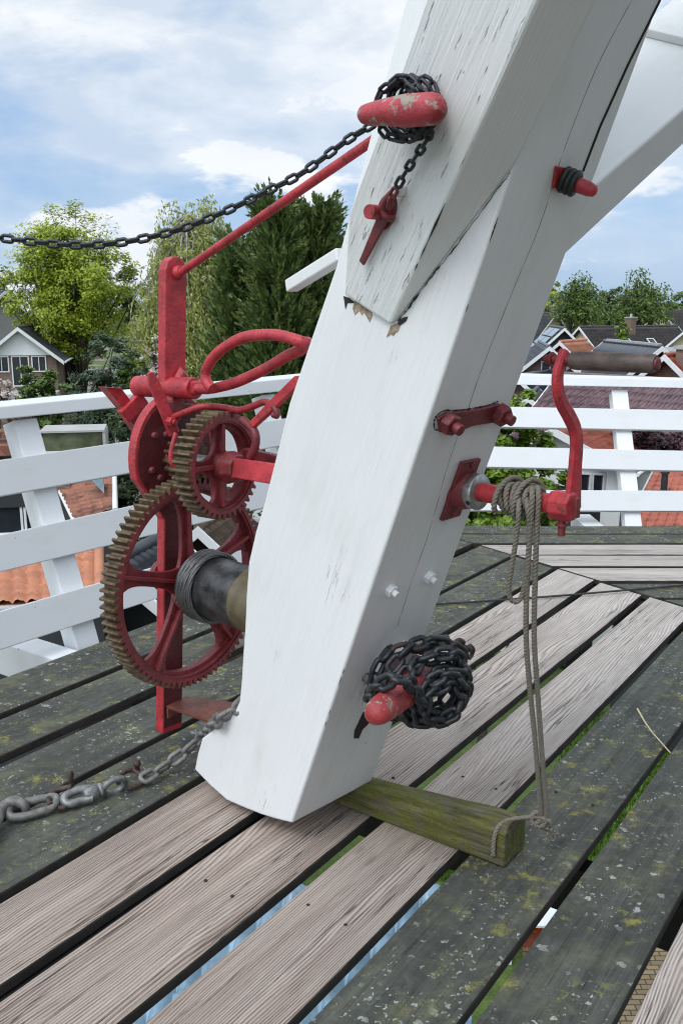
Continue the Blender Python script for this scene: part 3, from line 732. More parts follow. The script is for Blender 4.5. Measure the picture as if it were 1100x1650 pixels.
# pawl arm and plate left of the post
oa = tco(c0)[1]
m = MB(); a, b = onO(230, 640, oa - .01), onO(198, 672, oa - .01); d = (b - a).normalized(); s_ = d.cross(O); m.box((a + b) / 2, (b - a) / 2, s_ * .024, O * .016); m.build('pawl_arm', M['red'], winch, None, .004)
m = MB(); pp = [onO(x, y, oa - .01) for x, y in ((174, 624), (196, 625), (216, 652), (246, 706), (243, 716), (222, 690), (204, 660))]; m.prism(pp, O * .012)
pp2 = [onO(x, y, oa - .01) for x, y in ((174, 624), (204, 660), (222, 690), (240, 712))]
for a, b in zip(pp2, pp2[1:]): m.loft([[a, a - T * .006, a - T * .006 + O * .05, a + O * .05], [b, b - T * .006, b - T * .006 + O * .05, b + O * .05]])
m.build('pawl_plate', M['red'], winch, None, .003)
# slanted latch strap in front of the disc, with bolt and hook
ol = .665
m = MB(); a, b = onO(243, 600, ol), onO(283, 700, ol - .02); d = (b - a).normalized(); s_ = d.cross(O).normalized()
m.loft([[p + s_ * w_ + O * e for w_, e in ((-1, 0), (1, 0), (1, .012), (-1, .012)) for w_ in [w_ * ww]] for p, ww in ((a, .008), (a + d * .03, .018), (a + (b - a) * .55, .019), (b, .020))]); latch = m.build('latch_strap', M['red'], winch, None, .003)
hexbolt(onO(273, 679, ol - .016), -O, .016, .022, latch, M['red'], True)
m = MB(); m.tube(smoothpath([onO(x, y, .60) for x, y in ((284, 698), (280, 712), (276, 730), (277, 745), (282, 754))], 6), .0085, 8); m.build('latch_hook', M['red'], latch)
m = MB(); m.tube(smoothpath([onO(278, 673, ol - .01), onT(300, 664, .13), onT(326, 655, .15), onT(360, 657, .2), onT(384, 661, .2), onT(404, 656, .2), onT(424, 648, .2), onT(434, 651, .2), onT(440, 660, .18), onT(446, 666, .17)], 6), .0105, 10); m.build('pull_rod', M['red'], winch)
m = MB(); a, b = onT(482, 612, .17), onT(404, 688, .17); d = (b - a).normalized(); s_ = d.cross(T).normalized()
m.loft([[p + s_ * ww * i + T * j * .010 for i, j in ((-1, -1), (1, -1), (1, 1), (-1, 1))] for p, ww in ((a, .014), ((a + b) / 2, .014), (b, .010))]); tg = m.build('throw_arm', M['red'], winch, None, .003)
m = MB(); m.tube(smoothpath([onT(x, y, .17) for x, y in ((390, 676), (400, 684), (408, 692), (412, 702), (412, 715), (408, 728), (403, 737))], 6), .0125, 10); m.build('throw_fork', M['red_dark'], tg)
m = MB(); m.tube(smoothpath([onT(x, y, .165) for x, y in ((440, 655), (446, 662), (446, 670), (440, 668))], 5), .009, 8); m.build('rod_eye', M['red_dark'], tg)
# tie rod from the post head to the pole
a = onO(290, 440, .70); b_ = onT(592, 232, .16)
m = MB(); m.tube([a, b_ + (b_ - a) * .12], .0125, 12); tie = m.build('tie_rod', M['red'], winch)
m = MB(); m.lathe(a + O * .012, (b_ - a).normalized(), [(0, .021), (.012, .021), (.02, .014)], 16); m.build('rod_nut', M['red'], tie)
# rusty foot plate to the pole
zf = tco(onO(270, 1138, .70))[2]
fp = [onz(268, 1137, zf), onz(300, 1121, zf), onz(392, 1133, zf), onz(350, 1162, zf), onz(334, 1160, zf)]
m = MB(); m.prism(fp, UP * -.010); m.prism([fp[0] - UP * .011, fp[0] - UP * .045, fp[1] - UP * .045, fp[1] - UP * .011], -O * .008); m.build('foot_plate', M['rust'], winch, None, .002)
# bearing plate, collar, crank shaft, crank on the inner side of the pole
bp = [onR(x, y, .001) for x, y in ((740, 743), (770, 737), (737, 829), (708, 837))]
m = MB(); m.prism(bp, NR * .010); bpl = m.build('bearing_plate', M['red_dark'], winch, frame(bp[0], (bp[1] - bp[0]), (bp[0] - bp[3]), NR), .002)
for x, y in ((763, 747), (733, 826)): hexbolt(onR(x - 3, y + 2, .011), NR, .008, .006, bpl, M['red_dark'], False, 'rivet')
X0 = onR(742, 788); tX, oX, zX = tco(X0)
def sh(d, dz=0.0): return at(tX, oX - d, zX + dz)
m = MB(); m.lathe(sh(-.01), -O, [(0, .052), (.035, .046), (.045, .042)], 24); m.build('bearing_boss', M['red_dark'], bpl, None, .001)
m = MB(); m.lathe(sh(.034), -O, [(0, .024), (.0001, .0425), (.003, .044), (.021, .044), (.024, .0425), (.0241, .024)], 32); col = m.build('shaft_collar', M['bright'], winch)
gsp = sh(.05) + (-T * .55 + Vector((0, 0, -.3))).normalized() * .043
m = MB(); m.cyl(gsp, gsp + (gsp - sh(.05)).normalized() * .002, .006, 10); m.build('grub_screw', M['gap'], col)
endx = None
for i in range(200):
    p = sh(.15 + i * .002)
    # find where the shaft reaches pixel x = 905
    v_ = p - CAM; D = v_.y * cp - v_.z * sp
    if CX + F_PX * v_.x / D > 905: endx = .15 + i * .002; break
m = MB(); m.cyl(sh(.0), sh(endx + .02), .0225, 24); m.build('crank_shaft', M['red'], winch)
oE = tco(sh(endx))[1]
pth = smoothpath([onO(x, y, oE) for x, y in ((921, 820), (923, 790), (926, 750), (928, 715), (925, 690), (915, 668), (904, 648), (898, 625), (898, 602), (903, 583), (909, 566))], 6)
m = MB(); n = len(pth); loops = []
for i, p in enumerate(pth):
    f = i / (n - 1); d = (pth[min(n - 1, i + 1)] - pth[max(0, i - 1)]).normalized(); s_ = d.cross(O).normalized()
    hw = .021 - .009 * f + (.009 * max(0, 1 - f * 5)); ht = .012 - .002 * f
    cpt = p + O * 0
    loops.append([cpt + s_ * hw * a_ + O * ht * b__ for a_, b__ in ((-1, -.5), (-.5, -1), (.5, -1), (1, -.5), (1, .5), (.5, 1), (-.5, 1), (-1, .5))])
m.loft(loops, True, 0, False); crank = m.build('crank_arm', M['red'], winch, None, .0012)
hb0 = sh(endx - .028); m = MB(); u_ = T; L8 = lambda d, r: [sh(d) + (T * math.cos(a) + UP * math.sin(a) * 1.08) * r for a in [i * math.pi / 4 + math.pi / 8 for i in range(8)]]
m.loft([L8(endx - .028, .028), L8(endx - .024, .032), L8(endx + .022, .032), L8(endx + .026, .028)]); m.build('crank_boss', M['red'], crank, None, .004)
m = MB(); m.cyl(sh(endx, .0) - UP * .03, sh(endx) - UP * .068, .009, 10); m.cyl(sh(endx) - UP * .038, sh(endx) - UP * .046, .014, 6); m.build('set_screw', M['red_dark'], crank)
m = MB(); m.box(sh(endx + .036), T * .008, UP * .022, O * .003); m.build('key', M['red_dark'], crank, None, .001)
ph0 = onO(906, 580, oE); 
def hx(d): return ph0 - O * d
m = MB(); m.cyl(hx(-.03), hx(.03), .009, 12); m.lathe(hx(-.022), O, [(0, .016), (.008, .016), (.012, .011), (.02, .010)], 6); m.cyl(hx(.012), hx(.022), .014, 16); m.build('handle_pin', M['red_dark'], crank)
lenh = None
for i in range(60, 300):
    v_ = hx(i * .002) - CAM; D = v_.y * cp - v_.z * sp
    if CX + F_PX * v_.x / D > 1057: lenh = i * .002; break
m = MB(); m.lathe(hx(.022), -O, [(0, .018), (.003, .0190), (.02, .0200), (lenh * .5, .0200), (lenh - .03, .0190), (lenh - .024, .016)], 24); hnd = m.build('crank_handle', M['handle'], crank)
m = MB(); m.lathe(hx(lenh - .002), -O, [(0, .013), (.004, .013), (.006, .008)], 14); m.build('handle_end_cap', M['red_dark'], hnd)

# ================================================================== CHAINS
def link_mesh(L, W, r, n=7, k=22):
    """stadium link: overall L x W, wire radius r, long axis X, wide axis Y"""
    m = MB(); R_ = W / 2 - r; hx_ = L / 2 - r - R_; pts = []
    for i in range(k):
        a = 2 * math.pi * i / k; c, s = math.cos(a), math.sin(a)
        pts.append(Vector((R_ * c + (hx_ if c > 0.01 else -hx_ if c < -.01 else 0), R_ * s, 0)))
    m.tube(pts, r, n, closed=True); return m
def chain(root, path, L, W, r, mat, base_roll=0.0, jitter=0.1, limit=96, mesh=None, mats=None):
    pitch = L - 2 * r; pts = resample(path, pitch * .97); proto = mesh; wl = wloc(root).to_translation(); cnt = 0; prev_up = None
    for i in range(len(pts) - 1):
        a, b = pts[i], pts[i + 1]; d = (b - a)
        if d.length < 1e-4: continue
        d.normalize()
        up = prev_up if prev_up is not None else (CAM - a)
        up = (up - d * up.dot(d)).normalized(); prev_up = up
        roll = base_roll + (i % 2) * math.pi / 2 + random.uniform(-jitter, jitter)
        z = up * math.cos(roll) + d.cross(up) * math.sin(roll); y = z.cross(d)
        if proto is None:
            mm = link_mesh(L, W, r); proto = mm.build('link', mat, None).data
            bpy.data.objects.remove([o for o in bpy.data.objects if o.data is proto][0])
        if cnt >= limit: break
        ob = bpy.data.objects.new('link', proto); COL.objects.link(ob); ob.parent = root
        ob.matrix_basis = Matrix.Translation(-wl) @ frame((a + b) / 2, d, y, z); cnt += 1
    return proto, cnt
# --- thin chain: sagging span, wound round the upper cleat, tail to the toggle pin
c1_ = thing('thin_chain', 'thin black iron chain sagging from the worn red upper cleat towards the left edge', 'chain', onF2(668, 190, .05))
Dch = proj_d = (onF2(590, 205, .06) - CAM).y
sag = smoothpath([far(x, y, Dch) for x, y in ((604, 198), (590, 207), (560, 225), (520, 255), (480, 283), (430, 308), (390, 328), (350, 346), (300, 366), (250, 380), (200, 390), (150, 394.5), (100, 394), (50, 389), (0, 383), (-60, 374), (-160, 352))], 10)
proto, c_n = chain(c1_, sag, .0305, .0195, .0037, M['chain'], .35, .06, 60)
c2_ = thing('thin_chain_coil', 'thin black chain wound round the upper red cleat, tail hanging to toggle pin', 'chain', onF2(668, 190, .03))
coil = []; cc = onF2(686, 172); u = (T * .2 - O * .8).normalized(); u = (u - nF * u.dot(nF)).normalized(); v = nF.cross(u); v = v if v.z > 0 else -v
for i in range(150):
    a = -i * 2 * math.pi / 36 + 1.0; turn = i / 36
    rr = .045 + .008 * (i / 150) + .003 * math.sin(i * .9); d = .012 + .062 * abs(((turn * .55) % 2) - 1)
    coil.append(cc + nF * d + u * math.cos(a) * rr * 1.12 + v * math.sin(a) * rr)
chain(c2_, coil, .0305, .0195, .0037, M['chain'], .5, .5, 60, proto)
tail = smoothpath([onF2(693, 208, .045), onF2(690, 222, .04), onF2(676, 243, .032), onF2(660, 266, .028), onF2(647, 288, .026), onF2(638, 304, .026)], 6)
chain(c2_, tail, .0305, .0195, .0037, M['chain'], .3, .1, 20, proto)
tl2 = smoothpath([onF2(638, 304, .026), onF2(630, 316, .028), onF2(626, 332, .03), onF2(628, 345, .03)], 6)
pr2 = link_mesh(.0305, .0195, .0037).build('link', M['red_dark']); pr2d = pr2.data; bpy.data.objects.remove(pr2)
chain(c2_, tl2, .0305, .0195, .0037, M['red_dark'], .3, .1, 20, pr2d)

# --- heavy chain heaped round the lower cleat
c3_ = thing('heavy_chain', 'heavy dark iron chain heaped in many turns round the lower red cleat', 'chain', onR(670, 1100, .08))
u = (T - NR * T.dot(NR)).normalized(); v = NR.cross(u); v = v if v.z > 0 else -v
hcx = onp(678, 1104, onR(650, 1100, .085), NR)
heap = []
random.seed(21)
NL = 9; ang = 2.2
HC = onp(682, 1098, onR(650, 1100, .118), NR); HA = (NR * .62 + (CAM - HC).normalized() * .38).normalized(); HU = (T - HA * T.dot(HA)).normalized(); HV = HA.cross(HU); HV = HV if HV.z > 0 else -HV
prm = [(.116, .05), (.120, .09), (.088, .115), (.104, .13), (.062, .145), (.046, .172), (.074, .165), (.052, .150), (.060, .12)]
NL = len(prm)
for li, (rr, dp) in enumerate(prm):
    ex, ey = random.uniform(-.008, .010), random.uniform(-.010, .006)
    n = 26
    for i in range(n):
        f = i / n; r0 = rr + ((prm[(li + 1) % NL][0] - rr) * f); d0 = dp + ((prm[(li + 1) % NL][1] - dp) * f)
        a = ang + 2 * math.pi * f
        wv = .009 * math.sin(a * 3 + li * 2.1) + .006 * math.sin(a * 5 + li)
        dd_ = d0 - .085
        heap.append(HC + HA * (dd_ * 1.15 + wv) + HU * (math.cos(a) * r0 * 1.10 + ex) + HV * (math.sin(a) * r0 * .95 + ey + wv * .7))
proto3, n3 = chain(c3_, heap, .060, .042, .0074, M['chain'], .8, .4, 88)
drape = smoothpath([onp(x, y, onR(650, 1100, d), NR) for x, y, d in ((596, 1128, .12), (606, 1108, .16), (626, 1096, .185), (648, 1094, .20), (664, 1104, .205), (676, 1124, .20), (686, 1146, .18), (700, 1164, .15))], 6)
chain(c3_, drape, .060, .042, .0074, M['chain'], .6, .3, 12, proto3)
# --- the rusty upper end of the same chain runs over the top of the heap
rusty = smoothpath([onp(x, y, onR(650, 1100, d), NR) for x, y, d in ((633, 1050, .045), (646, 1041, .05), (664, 1046, .06), (684, 1044, .07), (700, 1040, .07), (716, 1034, .06), (734, 1038, .06), (752, 1046, .06), (764, 1060, .06))], 6)
c3b = thing('rusty_chain', 'short rusty chain end lying over the top of the heap of heavy chain', 'chain', onR(680, 1045, .06))
pr4 = link_mesh(.062, .043, .0068).build('link', M['chain_rust']); pr4d = pr4.data; bpy.data.objects.remove(pr4)
chain(c3b, rusty, .062, .043, .0068, M['chain_rust'], .5, .4, 30, pr4d)

# --- deck chain with shackles and swivel, lower left
c4_ = thing('deck_chain', 'weathered grey chain with shackles and swivel on the left planks by the pole foot', 'chain', onz(150, 1280, .03))
def dz(x, y, z=.03): return onz(x, y, z)
cp1 = smoothpath([onT(396, 1128, .02), onT(372, 1150, .0), at(*[a_ + b__ for a_, b__ in zip(tco(onT(350, 1162, -.02)), (0, 0, 0))]), dz(326, 1186, .12), dz(300, 1210, .07), dz(270, 1232, .04), dz(246, 1247, .025), dz(226, 1258, .022)], 6)
pr5 = link_mesh(.072, .048, .0082).build('link', M['grey_iron']); pr5d = pr5.data; bpy.data.objects.remove(pr5)
chain(c4_, cp1, .072, .048, .0082, M['grey_iron'], .6, .1, 30, pr5d)
pr6 = link_mesh(.072, .048, .0082).build('link', M['grey_iron'])
bpy.data.objects.remove(pr6)
def shackle(pts, z, r, mat, name, zz=None):
    m = MB(); p = smoothpath([dz(x, y, (zz[i] if zz else z)) for i, (x, y) in enumerate(pts)], 6); m.tube(p, r, 10); return m.build(name, mat, c4_)
sk = shackle([(238, 1256), (228, 1250), (216, 1241), (203, 1243), (192, 1252), (191, 1262)], .03, .0078, M['chain_rust'], 'shackle', [.012, .022, .03, .035, .035, .028])
shackle([(238, 1256), (228, 1262), (216, 1268), (204, 1271)], .015, .0078, M['chain_rust'], 'shackle', [.012, .010, .010, .012])
m = MB(); m.lathe(dz(222, 1246, .02), UP, [(0, .008), (.025, .008), (.028, .012), (.04, .011), (.045, .006)], 12); m.build('shackle_pin', M['chain_rust'], sk)
m = MB(); ring = [dz(184, 1267, .028) + (dz(205, 1256, .03) - dz(164, 1272, .03)) * .44 * math.cos(a) + (Vector((.2, -.55, 1)).normalized() * .036) * math.sin(a) for a in [i * math.pi / 16 for i in range(32)]]
m.tube(ring, .0095, 10, closed=True); m.build('swivel_ring', M['galv'], c4_)
m = MB(); m.lathe(dz(166, 1272, .028), (dz(140, 1280, .028) - dz(166, 1272, .028)), [(0, .017), (.006, .022), (.012, .022), (.014, .017), (.017, .017), (.019, .023), (.05, .022), (.06, .016)], 18); m.build('swivel_body', M['galv'], c4_)
m = MB(); sw = smoothpath([dz(x, y, z) for x, y, z in ((146, 1271, .034), (126, 1273, .036), (108, 1281, .034), (104, 1289, .028), (112, 1295, .020), (132, 1290, .018), (150, 1286, .020))], 6); m.tube(sw, .0125, 10); m.build('swivel_fork', M['galv'], c4_)
s2 = shackle([(116, 1268), (104, 1270), (92, 1273), (82, 1279), (78, 1288), (82, 1297)], .03, .0085, M['chain_rust'], 'shackle', [.05, .045, .04, .036, .034, .028])
m = MB(); m.lathe(dz(116, 1272, .02), UP, [(0, .008), (.04, .008), (.05, .010), (.062, .006)], 12); m.build('shackle_pin', M['chain_rust'], s2)
shackle([(120, 1292), (106, 1300), (94, 1304)], .012, .0085, M['chain_rust'], 'shackle', [.012] * 3)
m = MB(); bl = smoothpath([dz(x, y, z) for x, y, z in ((88, 1284, .030), (91, 1292, .024), (82, 1302, .018), (60, 1310, .016), (36, 1316, .016), (18, 1316, .020), (14, 1306, .030), (22, 1297, .034), (44, 1292, .034), (70, 1287, .034))], 6, True); m.tube(bl, .0125, 12, closed=True); m.build('long_link', M['grey_iron'], c4_)
m = MB(); hk = smoothpath([dz(x, y, z) for x, y, z in ((42, 1308, .012), (40, 1298, .034), (26, 1291, .046), (10, 1297, .042), (0, 1309, .036), (-6, 1325, .034), (-20, 1348, .036), (-50, 1385, .036))], 6)
m.tube(hk, [.011 + .006 * min(1, i / 12) for i in range(len(hk))], 12); m.build('hook', M['grey_iron'], c4_)

# ================================================================== WEDGE, ROPE, CORD, STRAW
wl0 = onz(566, 1300); 
wdir = (onz(815, 1402) - onz(540, 1296)).normalized(); wnorm = Vector((-wdir.y, wdir.x, 0))
wA = onz(815, 1402); wlen = (onz(540, 1296) - wA).length
m = MB(); loops = []
for i in range(19):
    f = i / 18; c = wA - wdir * wlen * 1.03 * f
    hh = .124 - .056 * max(0, (f - .12) / .88); hh = min(hh, .124); wid = .128 - .012 * f
    nb = lambda s: mnoise.noise(Vector((f * 5, s, 2))) * .004
    loops.append([c + UP * .003, c + wnorm * .0 + UP * (hh * .80 + nb(1)), c + wnorm * .016 + UP * (hh + nb(2)), c + wnorm * (wid * .62) + UP * (hh + nb(3) * .8), c + wnorm * wid + UP * (hh * .74 + nb(4)), c + wnorm * wid + UP * .003])
loops[0] = [p + wdir * (-.006) for p in loops[0]]
m.loft(loops); wf = frame(wA, wdir, wnorm, UP)
wedge = m.build('wooden_wedge', M['moss'], None, wf, .006, 2)
tag(wedge, 'mossy green wooden wedge on the planks, its thin end pushed under the white pole', 'wedge')
random.seed(5)
rope = thing('rope', 'grey hemp rope coiled on the red crank shaft and hanging down to the mossy wedge', 'rope', sh(.15))
def rope_tube(m, path, r=.0068, step=.0045, lay=.030, ph=0.0):
    pts = resample(smoothpath(path, 8), step); k = len(pts); up = None
    nrm = []
    for i, p in enumerate(pts):
        d = (pts[min(i + 1, k - 1)] - pts[max(i - 1, 0)]).normalized()
        if up is None: up = d.orthogonal()
        up = (up - d * up.dot(d)).normalized(); nrm.append((up.copy(), d.cross(up)))
    for s in range(3):
        sp_ = []
        for i, p in enumerate(pts):
            a = ph + s * 2 * math.pi / 3 + i * step / lay * 2 * math.pi
            sp_.append(p + (nrm[i][0] * math.cos(a) + nrm[i][1] * math.sin(a)) * r * .50)
        m.tube(sp_, r * .58, 6)
def shx(x):   # distance along the shaft at image x
    lo_, hi_ = 0.0, .6
    for _ in range(40):
        md = (lo_ + hi_) / 2; v_ = sh(md) - CAM; D = v_.y * cp - v_.z * sp
        if CX + F_PX * v_.x / D < x: lo_ = md
        else: hi_ = md
    return lo_
d0, d1 = shx(815), shx(866)
m = MB(); pts = []; turns = 5
for i in range(turns * 12 + 1):
    a = i * math.pi / 6 + 2.2; f = i / (turns * 12)
    pts.append(sh(d0 + (d1 - d0) * f) + (T * math.cos(a) + UP * math.sin(a)) * (.0315 + .002 * math.sin(i * 1.7)))
rope_tube(m, pts)
pts = []
for i in range(20):    # second layer, crossing over
    a = i * math.pi / 6 + .4; f = i / 19
    pts.append(sh(d1 - .012 - (d1 - d0) * .95 * f) + (T * math.cos(a) + UP * math.sin(a)) * (.045 + .002 * math.sin(i * 1.1)))
rope_tube(m, pts)
m.build('coil', M['rope'], rope)
def depth_at(y):    # hanging strands: distance runs from the shaft to the wedge end
    y0, y1 = 800.0, 1335.0; Ya = sh(d1).y - .035; Yb = (wA + wnorm * .05).y + .03
    return Ya + (Yb - Ya) * max(0, min(1.05, (y - y0) / (y1 - y0))) ** 1.3
def rp(x, y, dY=0.0): return far(x, y, depth_at(y) + dY)
m = MB(); rope_tube(m, [rp(*p) for p in ((836, 795, .05), (835, 822, .0), (832, 860), (825, 905), (819, 945), (821, 963), (829, 970), (838, 964), (845, 940), (851, 895), (852, 850), (849, 815), (848, 795, .05))], .0062); m.build('hanging_loop', M['rope'], rope)
m = MB(); rope_tube(m, [rp(*p) for p in ((856, 785, .05), (857, 800), (853, 860), (848, 950), (847, 1030), (852, 1100), (860, 1180), (866, 1250), (870, 1300), (872, 1326))]); m.build('strand', M['rope'], rope)
m = MB(); rope_tube(m, [rp(*p) for p in ((866, 785, .05), (867, 800), (864, 860), (861, 950), (860, 1030), (865, 1110), (870, 1180), (875, 1250), (879, 1300), (876, 1326))]); m.build('strand', M['rope'], rope)
kx = rp(866, 1322)
m = MB()
wloop = [wA - wdir * .035 + UP * .035 - wnorm * .010, wA - wdir * .035 + UP * .085 - wnorm * .008, wA - wdir * .03 + UP * .115 + wnorm * .01, wA - wdir * .01 + UP * .122 + wnorm * .05, kx + UP * .01, kx]
rope_tube(m, wloop, .0062)
for s in range(3):
    ce = rp(858 + s * 7, 1317 + s * 4); a0_ = random.uniform(0, 6)
    e1_ = Vector((random.uniform(-1, 1), random.uniform(-.4, .4), random.uniform(-1, 1))).normalized(); e2_ = e1_.cross(Vector((.2, 1, .3))).normalized()
    rope_tube(m, [ce + (e1_ * math.cos(a0_ + i * .75) + e2_ * math.sin(a0_ + i * .75)) * .017 + Vector((.002 * i, 0, -.001 * i)) for i in range(11)], .0066)
rope_tube(m, [kx, rp(878, 1334), rp(888, 1340), rp(893, 1352)], .0058)
for i in range(26):
    st = rp(886 + random.uniform(-6, 4), 1336 + random.uniform(-4, 6)); m.tube([st, st + Vector((random.uniform(.0, .016), random.uniform(-.01, .01), random.uniform(-.03, -.004)))], .0007, 4)
m.build('knot', M['rope'], rope)
m = MB(); pts = smoothpath([onz(x, y, .012) for x, y in ((690, 974), (760, 970), (830, 965), (900, 960), (960, 955), (1030, 949), (1110, 942), (1250, 930))], 6); m.tube(pts, .0058, 6)
cord = m.build('cord', simple('dark_cord', (.035, .035, .033), .9, 0, .4, 90)); tag(cord, 'thin dark cord lying across the brown planks behind the hanging rope', 'cord')
m = MB(); pts = smoothpath([onz(x, y, z) for x, y, z in ((1026, 1142, .012), (1038, 1163, .012), (1050, 1180, .01), (1064, 1196, .008), (1079, 1213, .008))], 6); m.tube(pts, [.0022 + .0012 * (1 - i / len(pts)) for i in range(len(pts))], 6)
straw = m.build('straw', simple('dry_straw', (.62, .53, .30), .7)); tag(straw, 'single dry straw lying on the black lichened plank at right', 'straw')

# ================================================================== RAILINGS
def railing(name, label, base, top, ax, boards, posts, lean_from, x_ext, nrm):
    """boards: list of (ytop_px pair, ybot_px pair) given at two image x; plane through base,top,ax"""
pbL = onz(150, 1035); ptL = onp(49, 673, pbL, TK)
railL = thing('railing', 'white painted railing of three boards and a cap rail, left behind the winch', 'railing', pbL)
upL = (ptL - pbL).normalized(); nL = TK.cross(upL).normalized()
if nL.dot(CAM - pbL) < 0: nL = -nL
def onL(x, y): return onp(x, y, pbL, nL)
def pq(p, b, ax, up): d = p - b; return d.dot(ax), d.dot(up)
def board(root, b, ax, up, n, q, t0, t1, th, name, mat, lift=0.0):
    # q: four (pixel) points tl, bl, tr, br on the plane -> heights at both ends, extended to t0..t1
    (ta, ha), (tb, hb), (tc_, hc_), (td_, hd_) = [pq(p, b, ax, up) for p in q]
    hT = lambda t: ha + (hc_ - ha) * (t - ta) / (tc_ - ta); hB = lambda t: hb + (hd_ - hb) * (t - tb) / (td_ - tb)
    m = MB(); L = lambda t: [b + ax * t + up * hB(t) + n * lift, b + ax * t + up * hT(t) + n * lift, b + ax * t + up * hT(t) + n * (lift - th), b + ax * t + up * hB(t) + n * (lift - th)]
    m.loft([L(t0), L(t0 * .5 + t1 * .5), L(t1)]); c = b + ax * (t0 + t1) / 2 + up * (ha + hb) / 2
    return m.build(name, mat, root, frame(c, ax, up, n), .004, 2), hT, hB
tl0, tl1 = -1.9, 3.3
B_ = [((0, 741), (0, 800), (206, 711), (216, 761)), ((0, 862), (0, 922), (211, 815), (180, 878)), ((0, 985), (0, 1048), (247, 914), (167, 993))]
for q_ in B_:
    board(railL, pbL, TK, upL, nL, [onL(*p) for p in q_], tl0, tl1, .032, 'board', M['rail'], .0)
capq = ((0, 656), (0, 677), (183, 638), (199, 657))
o_c, hT, hB = board(railL, pbL, TK, upL, nL, [onL(*p) for p in capq], tl0, tl1, .004, 'cap_face', M['rail'], .012)
bpy.data.objects.remove(o_c)
m = MB(); 
def capsec(b, ax, up, n, t, hT, hB, outw, dp, lift): 
    a = b + ax * t + up * hB(t) + n * lift; c = b + ax * t + up * hT(t) + n * lift
    return [a, c, c + outw * dp + UP * .010, a + outw * dp]
outL = OK_
m.loft([capsec(pbL, TK, upL, nL, t, hT, hB, outL, .125, .012) for t in (tl0, .7, tl1)]); m.build('cap_rail', M['rail'], railL, frame(pbL + upL * hT(0), TK, outL, UP), .005, 2)
def railpost(root, b, up, ax, n, hgt, w_, d_, mats, foot=-.32):
    m = MB(); L = lambda h: [b + up * h + ax * a - n * (.034 + d) for a, d in ((-w_, 0), (w_, 0), (w_, d_), (-w_, d_))]
    m.loft([L(foot), L(hgt * .5), L(hgt)]); return m.build('post', mats, root, frame(b, n, ax, up), .005, 2)
PW = white_paint('post_paint', .6, True, (.78, .80, .81), 2)
for t in (-1.75, 0.0, 1.72, 3.2): railpost(railL, pbL + TK * t, upL, TK, nL, hB(t), .062, .09, PW)
# white joist ends that carry the posts, outside the deck
for t in (-1.75, 0.0, 1.72, 3.2):
    m = MB(); c = dk(pbL.dot(TK) + t - .16, 3.30, -.085); m.box(c, TK * .065, OK_ * .22, UP * .08); m.build('joist_end', M['rail'], railL, frame(c, OK_, TK, UP), .006)
# right section
pbR = onz(1023, 846); ptR = onp(1000, 625, pbR, XA); upR = (ptR - pbR).normalized(); nR2 = XA.cross(upR); nR2 = nR2 if nR2.dot(CAM - pbR) > 0 else -nR2
railR = thing('railing', 'white painted railing of three boards and a cap rail, far right behind the crank', 'railing', pbR)
def onQ(x, y): return onp(x, y, pbR, nR2)
tr0, tr1 = mitre_x(6.2) - pbR.x - .06, 3.2
for q_ in (((920, 657), (920, 690), (1100, 660.5), (1100, 693.5)), ((920, 722), (920, 755), (1100, 726), (1100, 758.5)), ((920, 789.5), (920, 823), (1100, 790.5), (1100, 823.5))):
    board(railR, pbR, XA, upR, nR2, [onQ(*p) for p in q_], tr0, tr1, .032, 'board', M['rail'])
o_c, hT, hB = board(railR, pbR, XA, upR, nR2, [onQ(*p) for p in ((920, 608.5), (920, 623), (1100, 613.5), (1100, 626.5))], tr0, tr1, .004, 'cap_face', M['rail'], .012); bpy.data.objects.remove(o_c)
m = MB(); m.loft([capsec(pbR, XA, upR, nR2, t, hT, hB, YA, .125, .012) for t in (tr0, 0, tr1)]); m.build('cap_rail', M['rail'], railR, frame(pbR + upR * hT(0), XA, YA, UP), .005, 2)
for t in (tr0 + .08, 0, 1.9, 3.0): railpost(railR, pbR + XA * t, upR, XA, nR2, hB(t), .058, .09, PW)
for t in (tr0 + .2, -.28, 1.6): m = MB(); m.aabb(pbR.x + t - .07, pbR.x + t + .07, 6.22, 6.62, -.165, -.01); m.build('joist_end', M['rail'], railR, None, .006)

# ================================================================== GROUND
GZ = -9.0
def ground_mat():
    m, k, b = newmat('village_ground'); p = k.geo('Position')
    n = k.noise(p, .05, 5, .6); f = k.noise(p, 3, 5, .7)
    f = k.math('ADD', k.math('MULTIPLY', f, .5), k.math('MULTIPLY', k.noise(p, 22, 5, .7), .5)); g = k.mix(k.map(f, .35, .65), (.025, .048, .010), (.11, .165, .035)); pv = k.mix(f, (.16, .145, .13), (.24, .22, .20))
    k.put(b.inputs['Base Color'], k.mix(k.map(n, .50, .54), g, pv)); b.inputs['Roughness'].default_value = .95; return m
m = MB(); m.add([(-3000, -3000, GZ), (3000, -3000, GZ), (3000, 3000, GZ), (-3000, 3000, GZ)], [[0, 1, 2, 3]])
tag(m.build('ground', ground_mat()), kind='structure')
def ground_px(x, y): return onz(x, y, GZ)
m = MB(); m.add([ground_px(60, 575) + UP * .02, ground_px(128, 575) + UP * .02, ground_px(112, 528) + UP * .02, ground_px(66, 528) + UP * .02], [[0, 1, 2, 3]])
tag(m.build('road', simple('pale_asphalt', (.30, .285, .27), .9, 0, .12, 2)), kind='structure')

